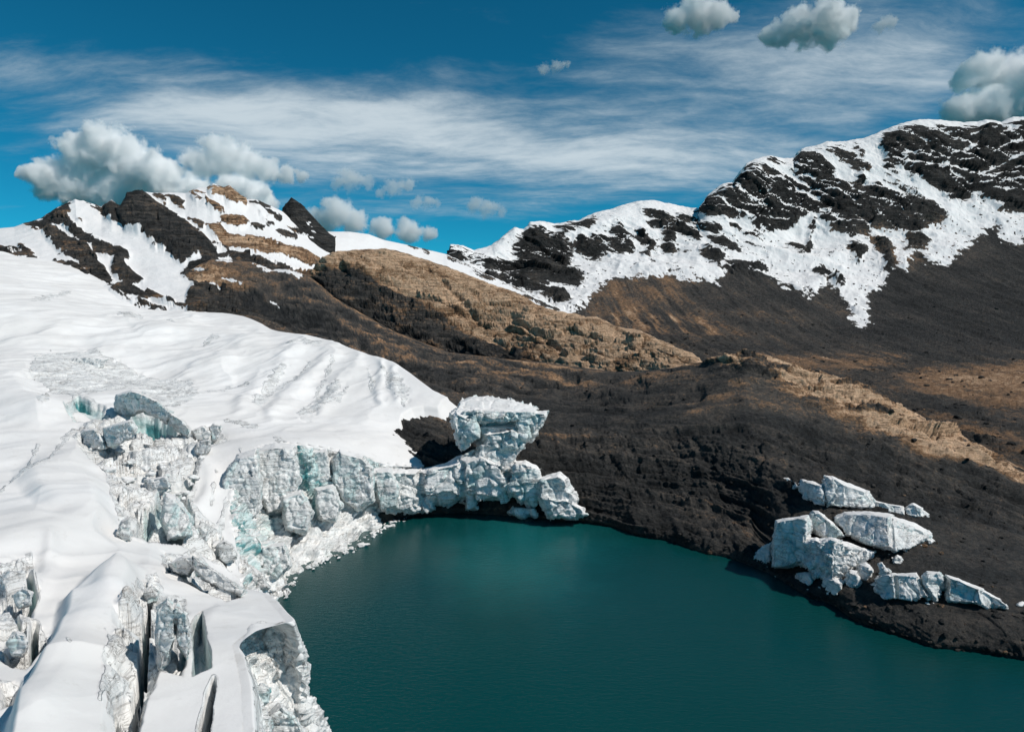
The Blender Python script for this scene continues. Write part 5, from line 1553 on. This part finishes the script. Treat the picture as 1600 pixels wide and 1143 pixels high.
# ---- loose pieces of ice: in the water along the cliff, on the shore, in the icefall
def build_chunks():
    kinds = []
    for k in range(8):
        r = random.Random(k)
        pts = [np.array([r.gauss(0, 1), r.gauss(0, 1), r.gauss(0, 0.75)]) for _ in range(14)]
        pts = [v / np.linalg.norm(v) * r.uniform(0.75, 1.05) * np.array([1, r.uniform(0.7, 1), r.uniform(0.55, 0.8)]) for v in pts]
        em = weathered('ice_chunk', [np.array(pts)], 0.16, 0.16, 0.8, 0.28, 0.12, seed=60 + k, strata=0.03)
        kinds.append(em)
    first = {}

    def put(p, size, k, name, label, cat, group, sink=0.3):
        o = first.get((k, name))
        if o is None:
            o = link(name, kinds[k])
            if not kinds[k].materials: kinds[k].materials.append(ICE)
            first[(k, name)] = o
        else:
            o = o.copy(); COL.objects.link(o)
        o.location = Vector(p) + Vector((0, 0, size * (0.5 - sink)))
        o.rotation_euler = (random.uniform(-0.3, 0.3), random.uniform(-0.3, 0.3), random.uniform(0, 6.28))
        s = size * random.uniform(0.85, 1.15)
        o.scale = (s, s * random.uniform(0.7, 1.1), s * random.uniform(0.7, 1.0))
        tag(o, label, cat, group)
    fl = [(569, 852, 1.9, 'white pointed ice floe beside the cliff foot, largest one afloat'), (608, 822, 1.1, 'flat white ice floe farthest along the cliff towards the arch')]
    for px, py, sz, lab in fl:
        put(on_level(px, py), sz, 2, 'ice_floe', lab, 'ice floe', 'ice floes in the lake', 0.35)
    foot = [(628, 811), (612, 818), (597, 826), (582, 832), (570, 842), (560, 853), (545, 860), (525, 869), (510, 876), (494, 882), (474, 891), (462, 906), (456, 912), (444, 922), (441, 932)]
    for k in range(70):
        u = random.uniform(0, len(foot) - 1.001)
        i = int(u); f = u - i
        px = foot[i][0] * (1 - f) + foot[i + 1][0] * f + random.uniform(-6, 7)
        py = foot[i][1] * (1 - f) + foot[i + 1][1] * f + random.uniform(-3, 5)
        put(on_level(px, py), abs(random.gauss(0.35, 0.25)) + 0.18, k % 8, 'ice_chunk', 'small white ice chunk crumbled off at the foot of the long ice cliff', 'ice chunk', 'ice chunks along the cliff foot', 0.25)
    zone = [(230, 745), (120, 700), (180, 690), (225, 700), (300, 690), (320, 725), (300, 740), (240, 720), (305, 800), (340, 840), (370, 880), (345, 905), (270, 800)]
    for k in range(110):
        a, b = random.choice(zone), random.choice(zone)
        f = random.random()
        px, py = a[0] * f + b[0] * (1 - f) + random.uniform(-8, 8), a[1] * f + b[1] * (1 - f) + random.uniform(-8, 8)
        if sd_poly(np.array([px]), np.array([py]), ICE_ZONES[1])[0] < 2: continue
        p = P(px, py, field_depth(px, py))
        put(p, abs(random.gauss(0.5, 0.35)) + 0.3, k % 8, 'ice_lump', 'white ice lump lying among the broken ice of the icefall', 'ice lump', 'ice lumps in the icefall', 0.05)
    for k in range(45):
        px, py = random.choice([(1200, 885), (1240, 900), (1275, 925), (1330, 885), (1380, 870), (1290, 802), (1260, 785), (1420, 855), (1455, 945), (1240, 770)])
        px += random.gauss(0, 14); py += random.gauss(0, 5)
        d = float(ground_at(px, py))
        put(P(px, py, d), abs(random.gauss(0.18, 0.14)) + 0.12, k % 8, 'ice_fragment', 'small white ice fragment on the dark ground around the stranded ice blocks', 'ice fragment', 'ice fragments around the stranded blocks', 0.1)


build_chunks()


# ------------------------------------------------------------------ loose stones on the shelf, the slope and the valley floor
def build_stones():
    bm = bmesh.new()
    bmesh.ops.create_icosphere(bm, subdivisions=2, radius=1.0)
    base = np.array([v.co[:] for v in bm.verts], np.float32)
    tri = np.array([[v.index for v in f.verts] for f in bm.faces], np.int32)
    bm.free()
    r = np.random.default_rng(5)
    vs, fs, tn = [], [], []
    cnt = 0

    def scatter(W, X, Y, mask, n, lo, hi):
        nonlocal cnt
        idx = np.argwhere(mask)
        pick = idx[r.integers(0, len(idx), n)]
        for a, b in pick:
            s = lo * (hi / lo) ** (r.random() ** 2.2)
            k = r.normal(size=3)
            sh = 1 + 0.35 * np.sign(base @ r.normal(size=3))[:, None] * 0.25 + 0.5 * vnoise(base * 1.1 + r.random(3) * 40)[:, None]
            q = base * sh * np.array([1, r.uniform(0.6, 1), r.uniform(0.4, 0.75)]) * s
            th = r.random() * 6.28
            q = np.stack([q[:, 0] * math.cos(th) - q[:, 1] * math.sin(th), q[:, 0] * math.sin(th) + q[:, 1] * math.cos(th), q[:, 2]], -1)
            vs.append(q + W[a, b] + np.array([0, 0, s * 0.15])); fs.append(tri + cnt); cnt += len(base)
            tn.append(np.full(len(base), r.choice([0.18, 0.26, 0.34, 0.45, 0.6], p=[0.25, 0.3, 0.25, 0.14, 0.06])))
    shy = np.interp(GPX, [p[0] for p in E_SH], [p[1] for p in E_SH])
    inp = (GPX > 500) & (GPX < 1640)
    scatter(GROUND, GPX, GPY, inp & (GPX > 1180) & (GPY > 760) & (GPY < shy - 2), 420, 0.06, 0.5)
    scatter(GROUND, GPX, GPY, inp & (GPY > 590) & (GPY < shy - 2) & (GPX > 600), 700, 0.08, 0.7)
    scatter(GROUND, GPX, GPY, inp & (GPY > shy - 8) & (GPY < shy + 1) & (GPX > 900), 260, 0.08, 0.5)
    scatter(FAR, FPX_, FPY_, (FPX_ > 950) & (FPX_ < 1640) & (FPY_ > 480) & (FPY_ < 720), 900, 0.25, 1.8)
    V = np.concatenate(vs); F = np.concatenate(fs); tone = np.concatenate(tn)
    me = mesh_np('gravel', V, F, {'snow': 0 * tone, 'tone': tone}, smooth=False)
    o = link('gravel', me, bpy.data.materials['moraine'])
    tag(o, 'loose grey stones strewn over the dark slope, shelf and valley floor', 'stones', kind='stuff')


build_stones()

# ------------------------------------------------------------------ heap clouds: real scattering volumes far behind the mountains
CLOUD_D = 3600.0
CLOUDS = [
    ('large grey and white heap cloud behind the brown mountain peaks', 0.016,
     [(165, 238, 42), (128, 250, 36), (92, 272, 30), (66, 284, 26), (205, 258, 42), (245, 272, 36), (120, 296, 34), (185, 300, 36), (250, 304, 34), (310, 306, 30), (360, 304, 30), (405, 310, 26)]),
    ('greyish heap cloud with a tapering right end above the highest snowy peak', 0.010,
     [(345, 243, 32), (312, 256, 24), (385, 255, 28), (418, 264, 20), (448, 271, 14), (470, 273, 10)]),
    ('small ragged grey cloud in the sky right of the dark rock tooth', 0.006, [(548, 279, 20), (572, 284, 14), (530, 286, 13)]),
    ('small flat grey cloud with pointed ends above the snow dome', 0.006, [(615, 293, 15), (638, 288, 13), (596, 299, 10)]),
    ('small pale cloud over the notch between the two mountains', 0.006, [(742, 320, 14), (762, 324, 16), (782, 330, 10)]),
    ('low white cloud bank lying on the horizon behind the snow dome', 0.009, [(525, 332, 24), (500, 346, 22), (555, 348, 20), (598, 357, 18), (640, 360, 20), (670, 366, 12)]),
    ('tiny pale puff of cloud above the low cloud bank', 0.006, [(652, 316, 11), (670, 314, 12), (682, 318, 7)]),
    ('white heap cloud at the upper edge of the sky, left of the wider white cloud', 0.012, [(1055, 30, 20), (1090, 18, 28), (1122, 22, 22), (1143, 26, 12), (1095, 40, 18)]),
    ('wide white heap cloud high above the dark mountain', 0.013, [(1206, 52, 18), (1248, 40, 28), (1290, 33, 34), (1322, 30, 24), (1300, 52, 22), (1230, 58, 16)]),
    ('little white puff beside the wide white heap cloud', 0.008, [(1388, 34, 15), (1374, 42, 10)]),
    ('bright white heap cloud rising behind the snowy summit at the right edge', 0.014, [(1512, 118, 20), (1535, 112, 28), (1572, 118, 36), (1610, 126, 45), (1660, 118, 52), (1500, 166, 26), (1545, 165, 34), (1595, 165, 34), (1660, 170, 40)]),
    ('tiny white wisp of cloud alone in the deep blue sky', 0.007, [(850, 107, 10), (870, 103, 11), (886, 101, 7)]),
]


def build_clouds():
    for k, (label, dens, sph) in enumerate(CLOUDS):
        bm = bmesh.new()
        cs = []
        for (px, py, r) in sph:
            d = CLOUD_D + 60 * math.sin(px * 3.1 + k)
            c = P(px, py, d)
            rr = r / FPX * d * 1.42
            cs.append((c, rr))
        o0 = np.mean([c for c, r in cs], 0)
        for c, r in cs:
            b2 = bmesh.new()
            bmesh.ops.create_icosphere(b2, subdivisions=3, radius=r * 1.04)
            bmesh.ops.translate(b2, verts=b2.verts, vec=Vector(c - o0))
            m2 = bpy.data.meshes.new('tmp'); b2.to_mesh(m2); b2.free(); bm.from_mesh(m2); bpy.data.meshes.remove(m2)
        me = bpy.data.meshes.new('tmp'); bm.to_mesh(me); bm.free()
        ob = bpy.data.objects.new('tmp', me); COL.objects.link(ob)
        md = ob.modifiers.new('r', 'REMESH'); md.mode = 'VOXEL'; md.voxel_size = min(r for c, r in cs) * 0.35
        em = bpy.data.meshes.new_from_object(ob.evaluated_get(bpy.context.evaluated_depsgraph_get()))
        bpy.data.objects.remove(ob); bpy.data.meshes.remove(me)
        em.name = 'cloud'
        o = link('cloud', em)
        o.location = o0
        tag(o, label, 'cloud', 'heap clouds')
        m, T = new_mat('cloud_vapour')
        p = T.obj()
        rm = float(np.mean([r for c, r in cs]))
        small = rm < 90
        wr = T.vmath('SCALE', T.vmath('SUBTRACT', T.noise(p, 0.65 / rm, 5, 0.6, col=True), (0.5, 0.5, 0.5)), scale=(1.5 if small else 1.25) * rm)
        pw = T.vmath('ADD', p, wr)
        shp = None
        for c, r in cs:
            dv = T.vmath('MULTIPLY', T.vmath('SUBTRACT', pw, tuple(float(v) for v in (c - o0))), (1.0, 1.0, 1.35 if small else 1.1))
            q = T.math('SUBTRACT', 1.0, T.math('DIVIDE', T.vmath('LENGTH', dv), float(r)))
            shp = q if shp is None else T.math('MAXIMUM', shp, q)
        nz = T.noise(p, 1.7 / rm, 8, 0.64)
        v = T.math('ADD', T.math('MULTIPLY', shp, 1.15), T.math('MULTIPLY', T.math('SUBTRACT', nz, 0.5), 2.0))
        de = T.math('MULTIPLY', T.ss(v, 0.25, 0.60), dens * (2.2 if small else 3.6))
        vs = T.add('ShaderNodeVolumeScatter')
        vs.inputs['Color'].default_value = (1.0, 0.991, 0.988, 1)
        T.put(vs.inputs['Density'], de)
        vs.inputs['Anisotropy'].default_value = -0.35
        out = T.add('ShaderNodeOutputMaterial')
        T.l.new(vs.outputs[0], out.inputs['Volume'])
        em.materials.append(m)


build_clouds()
